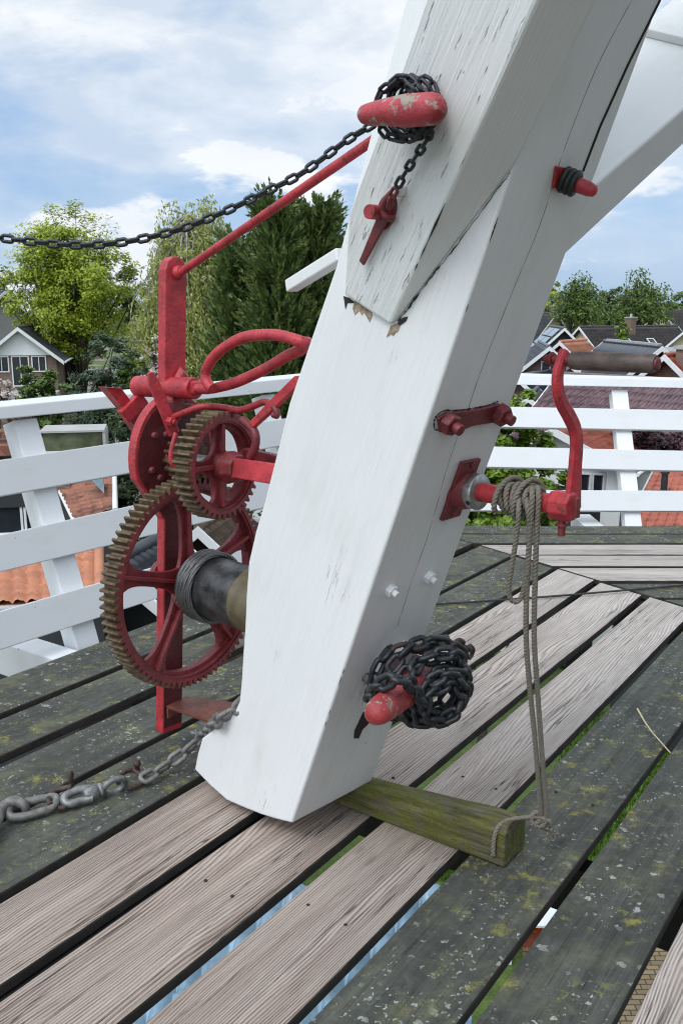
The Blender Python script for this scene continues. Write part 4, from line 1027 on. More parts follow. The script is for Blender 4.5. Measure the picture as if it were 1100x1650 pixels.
# ------------------------------------------------------------------ roofs of real pantiles
def tile_quad(m, p00, p10, p11, p01, tw=.24, th_=.30, amp=.05, thick=.10, mi=0):
    """p00-p10 eave edge, p01-p11 ridge edge; wavy tiles in stepped courses"""
    p00, p10, p11, p01 = map(Vector, (p00, p10, p11, p01))
    nx = max(1, round((p10 - p00).length / tw)); ny = max(1, round((p01 - p00).length / th_))
    nrm = (p10 - p00).cross(p01 - p00).normalized()
    if nrm.z < 0: nrm = -nrm
    seg = 5; cols = nx * seg + 1; vs = []; fs = []; 
    for r in range(ny):
        for e in (0, 1):
            v = (r + e) / ny
            for c in range(cols):
                u = c / (cols - 1); ph = (c % seg) / seg
                h = amp * (math.sin(2 * math.pi * ph) * .6 + .4 * math.sin(4 * math.pi * ph + .6))
                base = (p00 * (1 - u) + p10 * u) * (1 - v) + (p01 * (1 - u) + p11 * u) * v
                vs.append(base + nrm * (h + (.045 if e == 0 else .0)))
    for r in range(2 * ny - 1):
        for c in range(cols - 1): a = r * cols + c; fs.append([a, a + 1, a + cols + 1, a + cols])
    m.add(vs, fs, mi, True)
    m.prism([p00 - nrm * .02, p10 - nrm * .02, p11 - nrm * .02, p01 - nrm * .02], -nrm * thick, mi)
def wall_mat_default(): return M['trim']
HM = {
    'brown_brick': brick_mat('brown_brick', (.17, .10, .075), (.22, .135, .10), (.20, .18, .16)),
    'red_brick': brick_mat('red_brick', (.25, .10, .065), (.30, .13, .085), (.25, .22, .2)),
    'cream': simple('cream_render', (.62, .52, .34), .8, 0, .08, 2),
    'white': simple('white_boards', (.70, .72, .73), .6, 0, .06, 2),
    'grey': simple('grey_render', (.38, .38, .37), .8, 0, .1, 2),
    'black': simple('black_boards', (.025, .027, .03), .7, 0, .2, 3),
    'slate': tile_mat('dark_slate_tile', (.055, .058, .066), .4, .45), 'blueblack': tile_mat('blue_black_tile', (.045, .055, .070), .4, .32),
    'dark': tile_mat('dark_brown_tile', (.055, .047, .046), .5, .65), 'purple': tile_mat('glazed_purple_tile', (.135, .075, .085), .5, .25, .7),
    'orange': tile_mat('orange_pantile', (.46, .19, .105), .30, .7), 'redtile': tile_mat('red_pantile', (.33, .085, .05), .4, .6),
    'brown_tile': tile_mat('rusty_brown_tile', (.23, .095, .06), .7, .7), 'metal': simple('grey_seam_metal', (.11, .12, .135), .4, .5, .15, 3),
    'solar': simple('solar_glass', (.16, .21, .24), .15, 0, .1, 4), 'flat': simple('grey_roofing_felt', (.28, .29, .30), .85, 0, .15, 2),
    'glass': simple('window_glass', (.025, .032, .04), .06, 0, .3, 2, 0, .8), 'ridge': simple('ridge_tile_edge', (.42, .42, .42), .7),
    'fenceboard': simple('brown_fence_boards', (.13, .09, .06), .85, 0, .4, 4),
}
def pane(parent, c, ax, up, n, w_, h_, fr=.06, cross=True):
    """window: frame (part) with pane (sub-part)"""
    m = MB()
    for s in (-1, 1):
        m.box(c + ax * s * (w_ / 2 - fr / 2) + n * .02, ax * fr / 2, up * h_ / 2, n * .04)
        m.box(c + up * s * (h_ / 2 - fr / 2) + n * .02, ax * (w_ / 2 - fr), up * fr / 2, n * .04)
    if cross: m.box(c + n * .015, ax * fr * .35, up * (h_ / 2 - fr), n * .035)
    f = m.build('window', M['trim'], parent)
    m = MB(); m.box(c + n * .004, ax * (w_ / 2 - fr * .8), up * (h_ / 2 - fr * .8), n * .006); m.build('pane', HM['glass'], f)
def house(label, A, Bx, BY, hw, rise, wall, roof, tw=.28, wins=(), chim=None, cat='house', trim=True, solar=False, name='village_house', ovh=.35, amp=.032, group=None, extra_len=0, ridge_light=False):
    """A=(px,py,Y) near ridge end; other ridge end at image column Bx, distance BY, same height"""
    a = far(*A); d2 = ray(Bx, A[1]); b = Vector((d2.x / d2.y * BY, BY, a.z))
    X = (b - a); L = X.length + extra_len; X.normalize(); Yv = UP.cross(X).normalized(); N = -1
    if (a - CAM).dot(Yv) > 0: Yv = -Yv      # Yv points to the camera side
    root = thing(name, label, cat, (a + X * L / 2) * 1.0 + UP * (GZ - a.z), group)
    def P(u, v, z): return a + X * u + Yv * v + UP * z
    ez = -rise
    m = MB()
    prof = [(-hw + ovh * .3, GZ - a.z), (-hw + ovh * .3, ez), (0, -.12), (hw - ovh * .3, ez), (hw - ovh * .3, GZ - a.z)]
    m.loft([[P(.15, v, z) for v, z in prof], [P(L - .15, v, z) for v, z in prof]])
    fr = frame(P(L / 2, 0, GZ - a.z), X, Yv, X.cross(Yv))
    if X.cross(Yv).z < 0: fr = frame(P(L / 2, 0, GZ - a.z), X, -Yv, UP)
    m.build('wall', HM[wall], root, fr)
    m = MB(); k = (hw + ovh) / hw
    for s in (1, -1):
        e0, e1, r0, r1 = P(-ovh, s * hw * k, ez * k), P(L + ovh, s * hw * k, ez * k), P(-ovh, 0, 0), P(L + ovh, 0, 0)
        tile_quad(m, e0, e1, r1, r0, tw, tw * 1.25, amp)
    m.tube([P(-ovh, 0, .02), P(L + ovh, 0, .02)], .10, 8)
    rf = m.build('roof', HM[roof], root, fr, 0)
    if trim:
        for u in (-ovh, L + ovh):
            m = MB(); s_ = -1 if u < 0 else 1
            for s in (1, -1):
                p, q_ = P(u, 0, .05), P(u, s * hw * k, ez * k + .05); dn = UP * -.22
                m.loft([[p, p + dn, p + dn + X * s_ * .05, p + X * s_ * .05], [q_, q_ + dn, q_ + dn + X * s_ * .05, q_ + X * s_ * .05]])
            m.build('bargeboard', M['trim'], root)
        m = MB(); e0, e1 = P(-ovh, hw * k + .06, ez * k - .02), P(L + ovh, hw * k + .06, ez * k - .02); m.tube([e0, e1], .06, 6); m.build('gutter', M['trim'], root)
    if solar:
        sl = (P(0, hw, ez) - P(0, 0, 0)); nn = X.cross(sl).normalized(); nn = nn if nn.z > 0 else -nn
        for i in range(2):
            for j in range(3):
                m = MB(); c = P(0, 0, 0) + X * (L * (.28 + .44 * i)) + sl * (.2 + .3 * j) + nn * .09; m.box(c, X * L * .20, sl * .13, nn * .02); pn = m.build('solar_panel', HM['solar'], root)
    if ridge_light:
        m = MB()
        for i in range(int(L / .33)): m.box(P(.1 + i * .33, 0, .10), X * .13, Yv * .09, UP * .05)
        m.build('ridge_tiles', HM['ridge'], rf)
    for w_ in wins:
        f, u, z, ww, hh = w_
        if f == 'near': pane(root, P(.15, u, z), Yv, UP, -X, ww, hh)
        elif f == 'far': pane(root, P(L - .15, u, z), Yv, UP, X, ww, hh)
        elif f == 'side': pane(root, P(u * L, hw - ovh * .3, z), X, UP, Yv, ww, hh)
        elif f == 'roof':
            sl = (P(0, hw, ez) - P(0, 0, 0)); nn = X.cross(sl).normalized(); nn = nn if nn.z > 0 else -nn
            pane(root, P(u * L, 0, 0) + sl * z + nn * .06, X, sl.normalized(), nn, ww, hh, .07, False)
    if chim:
        u, v, h_ = chim; m = MB(); c = P(u * L, v, -abs(v) * rise / hw + h_ / 2 - .2); m.box(c, X * .35, Yv * .35, UP * (h_ / 2 + .2)); ch = m.build('chimney', HM['brown_brick'], rf, frame(c, X, UP.cross(X), UP))
        m = MB(); m.box(c + UP * (h_ / 2 + .25), X * .42, Yv * .42, UP * .06); m.cyl(c + UP * (h_ / 2 + .3), c + UP * (h_ / 2 + .6), .12, 10); m.build('chimney_cap', HM['grey'], ch)
    return root, P, L
# ---- right side, far to near
house('pale house with dark roof at the right edge, farthest behind the other roofs', (1066, 501, 112), 1150, 116, 4.0, 2.9, 'cream', 'dark', .34, [('near', -1, -4, 1.2, 1.4), ('side', .12, -4.0, 1.0, 1.5), ('side', .3, -4.0, 1.0, 1.5), ('side', .45, -4.0, 1.0, 1.5)], (.03, 0, .8))
house('long house with dark brown roof, rooflights and a cream gable', (937, 527, 84), 1086, 90, 3.0, 2.6, 'cream', 'dark', .34, [('near', .35, -2.1, .5, 1.1), ('near', -.35, -2.1, .5, 1.1), ('roof', .34, .55, .9, .9), ('roof', .60, .55, .9, .9)], (.46, .5, 1.2))
house('small grey roofed house beside the trees, between pole and solar roof', (893, 505, 110), 872, 112, 3, 3.2, 'cream', 'slate', .34, [('near', 0, -5, 1, 1.4)], (.05, 0, .8))
house('dark gabled house with solar panels and white bargeboards', (908, 529, 66), 888, 74, 2.1, 2.0, 'black', 'slate', .3, (), None, 'house', True, True)
house('cream gabled house cut by the right edge of the picture', (1106, 531, 72), 1135, 82, 2.6, 2.4, 'cream', 'slate', .3, [('near', 0, -2.4, 1.0, 1.2)])
house('brown brick gable with white edging and blue black roof beside the pole', (884, 559, 46), 868, 54, 2.3, 1.9, 'brown_brick', 'blueblack', .26, [('near', -.1, -1.3, .9, 1.2)])
house('low house with orange tiled roof between two gables', (905, 551, 52), 940, 55, 1.6, 1.4, 'red_brick', 'orange', .28)
house('house with grey metal seam roof and white toothed ridge behind crank handle', (1061, 559, 40), 976, 47, 3.0, 2.5, 'black', 'metal', .55, [('near', .3, -2.2, 1.0, 1.2), ('near', -1.2, -2.4, .6, 1.0)], None, 'house', True, False, amp=.012, ridge_light=True)
fl = thing('flat_roofed_building', 'flat grey roofed building with white fascia near the right edge', 'building', far(1095, 570, 50) + UP * -7)
m = MB(); c = far(1120, 566, 52); m.box(c, XA * 2.6, YA * 3, UP * .12); m.build('roof', HM['flat'], fl); m = MB(); m.box(Vector((c.x, c.y, (c.z - .12 + GZ) / 2)), XA * 2.45, YA * 2.85, UP * (c.z - .12 - GZ) / 2); m.build('wall', HM['white'], fl)
house('house with orange red roof at the right edge below the flat roof', (1080, 573, 34), 1170, 36, 2.0, 1.5, 'red_brick', 'redtile', .27, (), (.08, .6, .7))
house('white house with arched dormer windows behind the crank handle', (930, 584, 46), 1010, 49, 2.5, 1.7, 'white', 'blueblack', .27, [('side', .2, -2.1, 1.1, 1.0), ('side', .42, -2.1, 1.1, 1.0)])
house('house with blue black tiled roof behind the railing next to the pole', (836, 606, 42), 893, 46, 3.7, 3.1, 'brown_brick', 'blueblack', .34, ())
house('small gabled porch roof in grey tile behind the top railing board', (852, 640, 36), 864, 40, 1.6, 1.2, 'grey', 'slate', .28, ())
house('house with large glazed purple tiled roof behind the right railing', (912, 604, 36), 1270, 30, 5.2, 3.8, 'brown_brick', 'purple', .33, [('near', .9, -3.8, 1.2, 1.5)], None, 'house', True, amp=.085)
house('small white porch with red tiled roof seen between railing boards', (897, 690, 26.5), 945, 29.5, 2.0, .93, 'white', 'redtile', .26, ())
# lower right: red roof, pipe and a white dormer
rr_ = thing('brick_house', 'house with bright red pantile roof and black pipe, lowest at right', 'house', far(1075, 800, 22.8) + UP * -5.5)
q4 = [far(1000, 866, 21.5), far(1260, 866, 19), far(1240, 742, 24.5), far(1062, 742, 26.2)]
m = MB(); tile_quad(m, *q4, .24, .34, .05); rf = m.build('roof', HM['redtile'], rr_)
m = MB(); dn = UP * -.16; m.loft([[q4[0] + UP * .06, q4[0] + dn, q4[0] + dn - XA * .05, q4[0] + UP * .06 - XA * .05], [q4[3] + UP * .06, q4[3] + dn, q4[3] + dn - XA * .05, q4[3] + UP * .06 - XA * .05]]); m.build('verge', HM['grey'], rr_)
pc_ = far(1068, 797, 23.4); m = MB(); m.cyl(pc_ - UP * .2, pc_ + UP * .56, .085, 12); m.cyl(pc_ + UP * .56, pc_ + UP * .62, .115, 12); m.box(pc_ + UP * .03, XA * .25, YA * .22, UP * .05); m.build('vent_pipe', HM['black'], rf)
m = MB(); m.loft([[q + UP * -.2 for q in q4], [Vector((q.x, q.y, GZ)) for q in q4]]); m.build('wall', HM['black'], rr_)
dw = thing('dormer_house', 'white clad extension with framed windows and flat roof seen under the railing boards', 'building', far(980, 780, 25) + UP * -5.5)
m = MB(); a, b = far(930, 745, 25.5), far(1062, 752, 27); bx = (b - a).normalized(); by = Vector((-bx.y, bx.x, 0)).normalized(); hL = (b - a).length / 2; c = (a + b) / 2
m.box(c + by * 1.5 + UP * -.05, bx * (hL + .1), by * 1.6, UP * .08); m.build('roof', HM['flat'], dw)
m = MB(); m.box(c + by * 1.5 + UP * -.45, bx * hL, by * 1.5, UP * .32); m.build('fascia', HM['white'], dw)
m = MB(); m.box(Vector((c.x, c.y, 0)) + by * 1.5 + UP * ((c.z - .82 + GZ) / 2), bx * hL, by * 1.48, UP * ((c.z - .82 - GZ) / 2)); m.build('wall', HM['black'], dw)
for i, x in enumerate((.12, .46, .80)): pane(dw, c - bx * hL + bx * x * 1.55 + UP * -.60 - by * .02 + bx * .05, bx, UP, -by, .50, .66, .06, False)

# ---- left side
hL_, PL, LL = house('house with white gable, slate roof and tall windows at left', (30, 528, 52), 58, 60, 2.0, 1.6, 'brown_brick', 'slate', .30, [('near', .95, -2.0, .8, .9), ('near', -1.05, -2.0, .8, .9), ('near', -.05, -2.4, .95, 1.7)])
m = MB(); tri = [PL(.08, -1.75, -1.52), PL(.08, 1.75, -1.52), PL(.08, 0, -.12)]; m.prism(tri, (PL(-1, 0, 0) - PL(0, 0, 0)).normalized() * .05); m.build('gable_boards', HM['white'], hL_)
m = MB(); m.box(PL(-.8, 0, -3.6), (PL(1, 0, 0) - PL(0, 0, 0)) * .9, (PL(0, 1, 0) - PL(0, 0, 0)) * 2.0, UP * .12); m.build('balcony', HM['grey'], hL_)
house('second slate roofed house half hidden behind the white gabled house', (72, 537, 66), 84, 74, 2.0, 2.2, 'grey', 'slate', .3)
house('steep dark roofed house at the left edge behind the oak', (4, 470, 62), -60, 66, 3.2, 2.8, 'grey', 'slate', .3)
house('distant red roofed bungalow under the oak crown', (92, 516, 210), 150, 215, 4, 3, 'red_brick', 'orange', .5)
# near left: brick house with bay window, dormer and brown tile slope
bh = thing('brick_house', 'brick house with wide dark windows, brown tile slope and glass topped dormer, below left railing', 'house', far(40, 800, 17) + UP * -7)
Yh = 17.5
wa, wb = far(-160, 760, Yh), far(112, 760, Yh + .6); wx = (wb - wa); wx.z = 0; wl_ = wx.length; wx.normalize(); wy = Vector((-wx.y, wx.x, 0))
ztop = wa.z
def W_(u, z, out=0.0): return Vector((wa.x, wa.y, 0)) + wx * u + UP * z - wy * out
m = MB(); c = Vector((wa.x, wa.y, 0)) + wx * wl_ / 2 + wy * 2 + UP * (ztop + GZ) / 2; m.box(c, wx * wl_ / 2, wy * 2, UP * (ztop - GZ) / 2); m.build('wall', HM['brown_brick'], bh, frame(c, wx, wy, UP))
def px_u(x, y):   # image point on that wall
    p = onp(x, y, wa, wy); return (p - Vector((wa.x, wa.y, p.z))).dot(wx), p.z
u0, z0_ = px_u(2, 862); u1_, z1_ = px_u(66, 811)
m = MB(); ub, zb = px_u(-30, 798); ue, ze = px_u(64, 808); m.box(W_((ub + ue) / 2, (zb + ze) / 2, .03), wx * (ue - ub) / 2, UP * .17, wy * .05); m.build('black_fascia', HM['black'], bh)
for xa_, xb_ in ((-36, 38), (40, 67)):
    ua, _ = px_u(xa_, 836); ub, _ = px_u(xb_, 836); pane(bh, W_((ua + ub) / 2, (z0_ + z1_) / 2), wx, UP, -wy, ub - ua, z1_ - z0_, .045, False)
m = MB(); ua, za = px_u(-40, 867); ub, _ = px_u(70, 867); m.box(W_((ua + ub) / 2, za, .06), wx * (ub - ua) / 2, UP * .05, wy * .1); m.build('sill', M['trim'], bh)
m = MB(); q5 = [far(122, 842, 16.2), far(186, 822, 16.0), far(184, 742, 19.5), far(78, 752, 19.8)]; tile_quad(m, *q5, .22, .26, .03)
brf = m.build('roof', HM['brown_tile'], bh)
m = MB(); m.loft([[q - UP * .14 for q in q5], [Vector((q.x, q.y, GZ)) for q in q5]]); m.build('wall', HM['black'], bh)
m = MB(); a, b = q5[0], q5[1]; m.tube([q5[0] - UP * .02 + (q5[3] - q5[0]) * 0, q5[3] - UP * .02], .045, 8); m.tube([q5[1], q5[2]], .05, 8); m.build('verge', M['trim'], bh)
n5 = (q5[1] - q5[0]).cross(q5[3] - q5[0]).normalized(); n5 = n5 if n5.z > 0 else -n5
r5 = lambda x, y: onp(x, y, q5[0] + n5 * .07, n5)
m = MB(); m.prism([r5(147, 774), r5(168, 770), r5(168, 796)], n5 * .04); m.build('skylight', HM['solar'], bh)
# glass topped dormer box
dc = far(122, 722, 19); m = MB(); m.box(dc + UP * -.16, wx * .60, wy * .5, UP * .17); dmr = m.build('dormer', HM['white'], bh); m = MB(); m.box(dc + UP * .20, wx * .58, wy * .45, UP * .19); m.build('glazing', simple('mossy_glass', (.10, .115, .07), .12, 0, .6, 3), dmr); m = MB(); m.box(dc + UP * .41, wx * .63, wy * .52, UP * .02); m.box(dc + wx * .62 + UP * .15, wx * .03, wy * .5, UP * .24); m.build('frame', HM['grey'], dmr)
m = MB(); m.box(far(16, 708, 19) + UP * -.15, wx * .8, wy * .6, UP * .10)
for i in range(22): m.box(far(18, 700, 19) + wx * random.uniform(-.45, .35) + wy * random.uniform(-.3, .3) + UP * random.uniform(-.02, .14), wx * .12, wy * .1 + UP * random.uniform(-.03, .03), UP * .016)
m.build('tile_stack', HM['brown_tile'], bh)
# orange pantile lean-to
lt = thing('tiled_shed', 'low shed with bright orange pantile roof directly behind the left railing', 'shed', far(80, 940, 12) + UP * -6)
q6 = [far(-160, 982, 11.6), far(161, 967, 11.9), far(160, 868, 14.2), far(-160, 878, 13.9)]
m = MB(); tile_quad(m, *q6, .19, .25, .042); m.build('roof', HM['orange'], lt)
m = MB(); m.tube([q6[1] + UP * .05, q6[2] + UP * .05], .075, 8); m.build('verge', HM['orange'], lt)
m = MB(); m.tube([q6[0] - UP * .06, q6[1] - UP * .06], .05, 8); m.build('gutter', HM['grey'], lt)
m = MB(); m.loft([[q + UP * -.16 + YA * .12 for q in q6], [Vector((q.x, q.y + .12, GZ)) for q in q6]]); m.build('wall', HM['black'], lt)
house('dark tiled lean-to seen through the spokes of the large gear', (196, 900, 13.5), 260, 14.8, 1.2, .9, 'black', 'slate', .2, name='garden_shed', cat='shed')
house('timber roofed garden shed seen right of the gear spokes', (330, 845, 17), 372, 18.5, .9, .8, 'fenceboard', 'fenceboard', .16, name='garden_shed', cat='shed')
house('pale concrete garage seen behind the drum and gear', (352, 856, 20), 440, 21, 1.6, .5, 'white', 'flat', .4, name='garage', cat='garage')
house('red tiled house glimpsed between the railing and the pole', (425, 640, 33), 520, 36, 2.2, 1.3, 'white', 'redtile', .27)
# below the deck: blue tiled roof, paving, flowers
bl_ = thing('blue_roofed_annex', 'annex with pale blue tiled roof seen through the gaps in the deck', 'building', onz(560, 1540, -8))
zb_ = -5.0; q7 = [onz(180, 1760, zb_), onz(760, 1760, zb_), onz(756, 1425, zb_ + .6), onz(250, 1425, zb_ + .6)]
m = MB(); tile_quad(m, *q7, .22, .30, .075); m.build('roof', simple('pale_blue_glazed_tile', (.22, .34, .44), .3, 0, .35, 3), bl_)
m = MB(); m.loft([[q + UP * -.2 for q in q7], [Vector((q.x, q.y, GZ)) for q in q7]]); m.build('wall', HM['white'], bl_)
def paving_mat():
    m, k, b = newmat('brown_brick_paving'); p = k.geo('Position')
    br = k.add('ShaderNodeTexBrick', Vector=k.scale(p, 1, 1, 1), Color1=c4((.19, .14, .075)), Color2=c4((.27, .20, .11)), Mortar=c4((.05, .045, .035)), Scale=1.0)
    br.inputs['Brick Width'].default_value = .22; br.inputs['Row Height'].default_value = .11; br.inputs['Mortar Size'].default_value = .012
    k.put(b.inputs['Base Color'], br.outputs[0]); b.inputs['Roughness'].default_value = .9; return m
m = MB(); z = GZ + .012; m.add([onz(835, 1720, z), onz(1300, 1720, z), onz(1300, 1440, z), onz(845, 1440, z)], [[0, 1, 2, 3]]); tag(m.build('path', paving_mat()), kind='structure')

# ================================================================== VEGETATION
def quads(m, pts_dirs, mi=0):
    """list of (centre, long vec, wide vec): leaf = folded diamond of two faces"""
    for c, a, b in pts_dirs:
        i = len(m.v); m.v += [c - a, c + b, c + a, c - b]; m.f.append([i, i + 1, i + 2, i + 3]); m.m.append(mi); m.sm.append(False)
def leafvec(r, out, k=1.0):
    n = (rvec(r) * .75 + UP * .55 * k + out * .55 + sdir * .35 * k).normalized(); a = n.cross(rvec(r)).normalized(); return a, n.cross(a)
def rvec(r): return Vector((r.gauss(0, 1), r.gauss(0, 1), r.gauss(0, 1))).normalized()
LM = {
    'oak': leaf_mat('oak_leaves', (.21, .29, .012), (.45, .50, .05)), 'willow': leaf_mat('pale_willow_leaves', (.24, .27, .06), (.46, .48, .17)),
    'cypress': leaf_mat('cypress_sprays', (.035, .072, .024), (.22, .29, .075), .35), 'bush': leaf_mat('grey_green_leaves', (.035, .068, .035), (.13, .18, .095)),
    'bright': leaf_mat('bright_green_leaves', (.08, .16, .012), (.26, .37, .05)), 'mid': leaf_mat('mid_green_leaves', (.055, .11, .020), (.17, .24, .055)),
    'purple': leaf_mat('purple_leaves', (.030, .010, .016), (.085, .035, .045)), 'blossom': leaf_mat('white_blossom', (.45, .38, .36), (.72, .66, .64)),
    'hedge': leaf_mat('dark_hedge_leaves', (.016, .036, .012), (.065, .105, .03), .2), 'far': leaf_mat('distant_leaves', (.06, .10, .03), (.13, .17, .06)), 'grass': leaf_mat('grass_blades', (.05, .12, .01), (.13, .25, .03)), 'flower': leaf_mat('orange_petals', (.7, .12, .01), (.9, .25, .03)),
}
BARK = simple('tree_bark', (.055, .045, .035), .9, 0, .4, 6, .5); BARK_PALE = simple('pale_birch_bark', (.30, .29, .26), .85, 0, .5, 3, .4)
def limb(m, a, b, r0, r1, rng, sag=.08, n=7):
    a, b = Vector(a), Vector(b); L = (b - a).length; pts = []
    o1, o2 = rvec(rng) * L * sag, rvec(rng) * L * sag * .5
    for i in range(n + 1):
        f = i / n; pts.append(a.lerp(b, f) + o1 * math.sin(f * math.pi) + o2 * math.sin(f * 2 * math.pi))
    m.tube(pts, [r0 + (r1 - r0) * i / n for i in range(n + 1)], 6); return pts
def broad_tree(label, px, Y, x0, x1, ytop, ybot, leaf, n_cl=150, per=110, size=.16, seed=1, depth=.9, bark=None, name='broadleaf_tree', cat='tree', group=None, dens=.62, tight=1.0, bias=.45):
    r = random.Random(seed); base = far(px, 502, Y); base.z = GZ
    l, rr = far(x0, (ytop + ybot) / 2, Y), far(x1, (ytop + ybot) / 2, Y); zt, zb = far(px, ytop, Y).z, far(px, ybot, Y).z
    cx_ = (l.x + rr.x) / 2; a_ = (rr.x - l.x) / 2; c_ = (zt - zb) / 2; cz = (zt + zb) / 2; b_ = a_ * depth
    root = thing(name, label, cat, base, group)
    tm = MB(); top = Vector((cx_ * .3 + base.x * .7, base.y, zb + (zt - zb) * .75)); tp = limb(tm, base, top, max(.12, a_ * .07), .04, r, .02, 10)
    cls = []
    while len(cls) < n_cl:
        d = rvec(r); rad = (r.random() ** bias); p = Vector((d.x * a_ * rad, d.y * b_ * rad, d.z * c_ * rad))
        lump = .92 + .40 * mnoise.noise(Vector((d.x * 1.7, d.y * 1.7, d.z * 1.7)) + Vector((seed * 3.3, 0, 0)))
        p *= lump
        if p.z < 0: p.x *= 1.0 + .05
        cls.append(Vector((cx_, base.y, cz)) + p)
    for i, c in enumerate(cls[:max(10, n_cl // 4)]):
        j = min(len(tp) - 1, max(2, int(len(tp) * (.25 + .65 * max(0, min(1, (c.z - zb) / (zt - zb)))))))
        limb(tm, tp[j - 1], c, max(.03, a_ * .022), .012, r, .10, 5)
    tm.build('trunk', bark or BARK, root)
    lm = MB(); crad = (a_ * b_ * c_) ** (1 / 3) * dens / (n_cl ** (1 / 3)) * 1.5 * tight; L_ = []
    for c in cls:
        sc_ = crad * r.uniform(.6, 1.25)
        for _ in range(int(per * r.uniform(.5, 1.2))):
            d = rvec(r); p = c + Vector((d.x, d.y, d.z * .75)) * sc_ * (r.random() ** .5)
            la, lb = leafvec(r, (p - Vector((cx_, base.y, cz))).normalized()); k_s = r.uniform(.35, 1.15); L_.append((p, la * size * k_s, lb * size * k_s * r.uniform(.4, .7)))
    quads(lm, L_); lm.build('crown', LM[leaf], root); return root
def weeping_tree(label, px, Y, x0, x1, ytop, ybot, leaf, n_str=260, size=.10, seed=1, group=None, bark=None, wind=.25, step=.16, wid=.35):
    r = random.Random(seed); base = far(px, 502, Y); base.z = GZ
    l, rr = far(x0, ytop, Y), far(x1, ytop, Y); zt, zb = far(px, ytop, Y).z, far(px, ybot, Y).z; a_ = (rr.x - l.x) / 2; cx_ = (l.x + rr.x) / 2
    root = thing('weeping_tree', label, 'tree', base, group); tm = MB(); H = zt - zb
    tp = limb(tm, base, Vector((cx_, base.y, zb + H * .85)), max(.14, a_ * .06), .04, r, .03, 10); L_ = []
    for i in range(n_str):
        d = rvec(r); d.z = abs(d.z); rad = r.random() ** .45; lump = .78 + .4 * mnoise.noise(Vector((d.x * 2, d.y * 2, seed)))
        p = Vector((cx_ + d.x * a_ * rad * lump, base.y + d.y * a_ * .8 * rad * lump, zb + H * (.32 + .66 * d.z * rad * lump)))
        if i % 5 == 0: limb(tm, tp[r.randint(4, len(tp) - 1)], p, .05, .012, r, .14, 6)
        ln = H * r.uniform(.10, .34); n = max(3, int(ln / step)); q_ = p.copy(); v = Vector((r.uniform(-.5, .5) + wind, r.uniform(-.3, .3), .7))
        for k in range(n):
            q_ = q_ + v.normalized() * step; v = v * .80 + Vector((wind * .4 + r.uniform(-.1, .1), 0, -.5)) * .5
            for _ in range(2):
                ax_ = (v.normalized() + rvec(r) * .7).normalized(); nn_ = (rvec(r) + sdir * .8).normalized(); L_.append((q_ + rvec(r) * size * 1.0, ax_ * size * r.uniform(.6, 1.2), ax_.cross(nn_).normalized() * size * wid * r.uniform(.6, 1)))
    tm.build('trunk', bark or BARK, root); lm = MB(); quads(lm, L_); lm.build('crown', LM[leaf], root); return root
def cypress(label, px, Y, half, ytop, ybot, n=520, seed=1, group=None, size=.17):
    r = random.Random(seed); base = far(px, 502, Y); base.z = GZ; zt = far(px, ytop, Y).z; zb = far(px, ybot, Y).z; hw_ = half / F_PX * Y
    root = thing('cypress_tree', label, 'tree', base, group); tm = MB(); tm.tube([base, Vector((base.x, base.y, zt - .8))], [.16, .03], 8); L_ = []
    H = zt - zb
    for i in range(n):
        f = r.random() ** 1.15; z = zb + H * f; prof_ = (1 - f) ** .62 * (.75 + .25 * min(1, f * 6)); a = r.uniform(0, 2 * math.pi)
        rad = hw_ * prof_ * (.55 + .5 * r.random() ** .6) * (.85 + .3 * mnoise.noise(Vector((math.cos(a) * 2, math.sin(a) * 2, z * .9 + seed))))
        o = Vector((math.cos(a), math.sin(a), 0)); p = Vector((base.x, base.y, z)) + o * rad * .55
        dr = (o * r.uniform(.6, 1.1) + UP * r.uniform(.65, 1.3) + rvec(r) * .22).normalized(); ln = r.uniform(.6, 1.25) * (.75 + .5 * (1 - f)); side = dr.cross(rvec(r)).normalized()
        if i % 12 == 0: tm.tube([Vector((base.x, base.y, z - .4)), p + dr * ln * .5], [.03, .01], 5)
        for k in range(11):
            g_ = k / 10; c = p + dr * ln * g_ - UP * .10 * (1 - g_)
            for s in (-1, 1):
                bd = (dr * .9 + side * s * (1.0 - g_ * .75) + rvec(r) * .25).normalized() * size * (1.15 - .55 * g_) * r.uniform(.7, 1.1)
                L_.append((c + bd * .55 + rvec(r) * .02, bd, bd.cross(rvec(r)).normalized() * size * .22))
    tm.build('trunk', BARK, root); lm = MB(); quads(lm, L_); lm.build('crown', LM['cypress'], root); return root
G1 = 'broadleaf trees left of the winch'; G2 = 'cypress trees behind the railing'; G3 = 'willows on the right horizon'
broad_tree('yellow green oak in fresh leaf with visible dark trunk at left', 117, 58, 12, 212, 322, 602, 'oak', 380, 210, .115, 3, .85, None, bias=.40, dens=1.0)
weeping_tree('pale wispy weeping birch behind the red winch post', 312, 50, 168, 430, 272, 740, 'willow', 3200, .14, 5, None, BARK_PALE, .10, .17)
cypress('dark cypress with pointed sprays right of the red post', 388, 27, 72, 398, 800, 900, 11, G2)
cypress('tallest dark cypress, middle of the three', 448, 26, 88, 342, 800, 1300, 12, G2)
cypress('dark cypress partly hidden by the white pole', 512, 27, 96, 346, 800, 1200, 13, G2)
broad_tree('tall tree at the left edge behind the oak', -10, 95, -60, 32, 396, 560, 'mid', 70, 90, .26, 31)
broad_tree('green tree between the oak and the weeping birch', 205, 120, 170, 245, 420, 540, 'far', 60, 80, .3, 32)
broad_tree('rounded grey green shrub under the oak, right of the white gable', 175, 29, 108, 246, 532, 760, 'bush', 130, 130, .085, 41, .8, None, 'shrub', 'shrub')
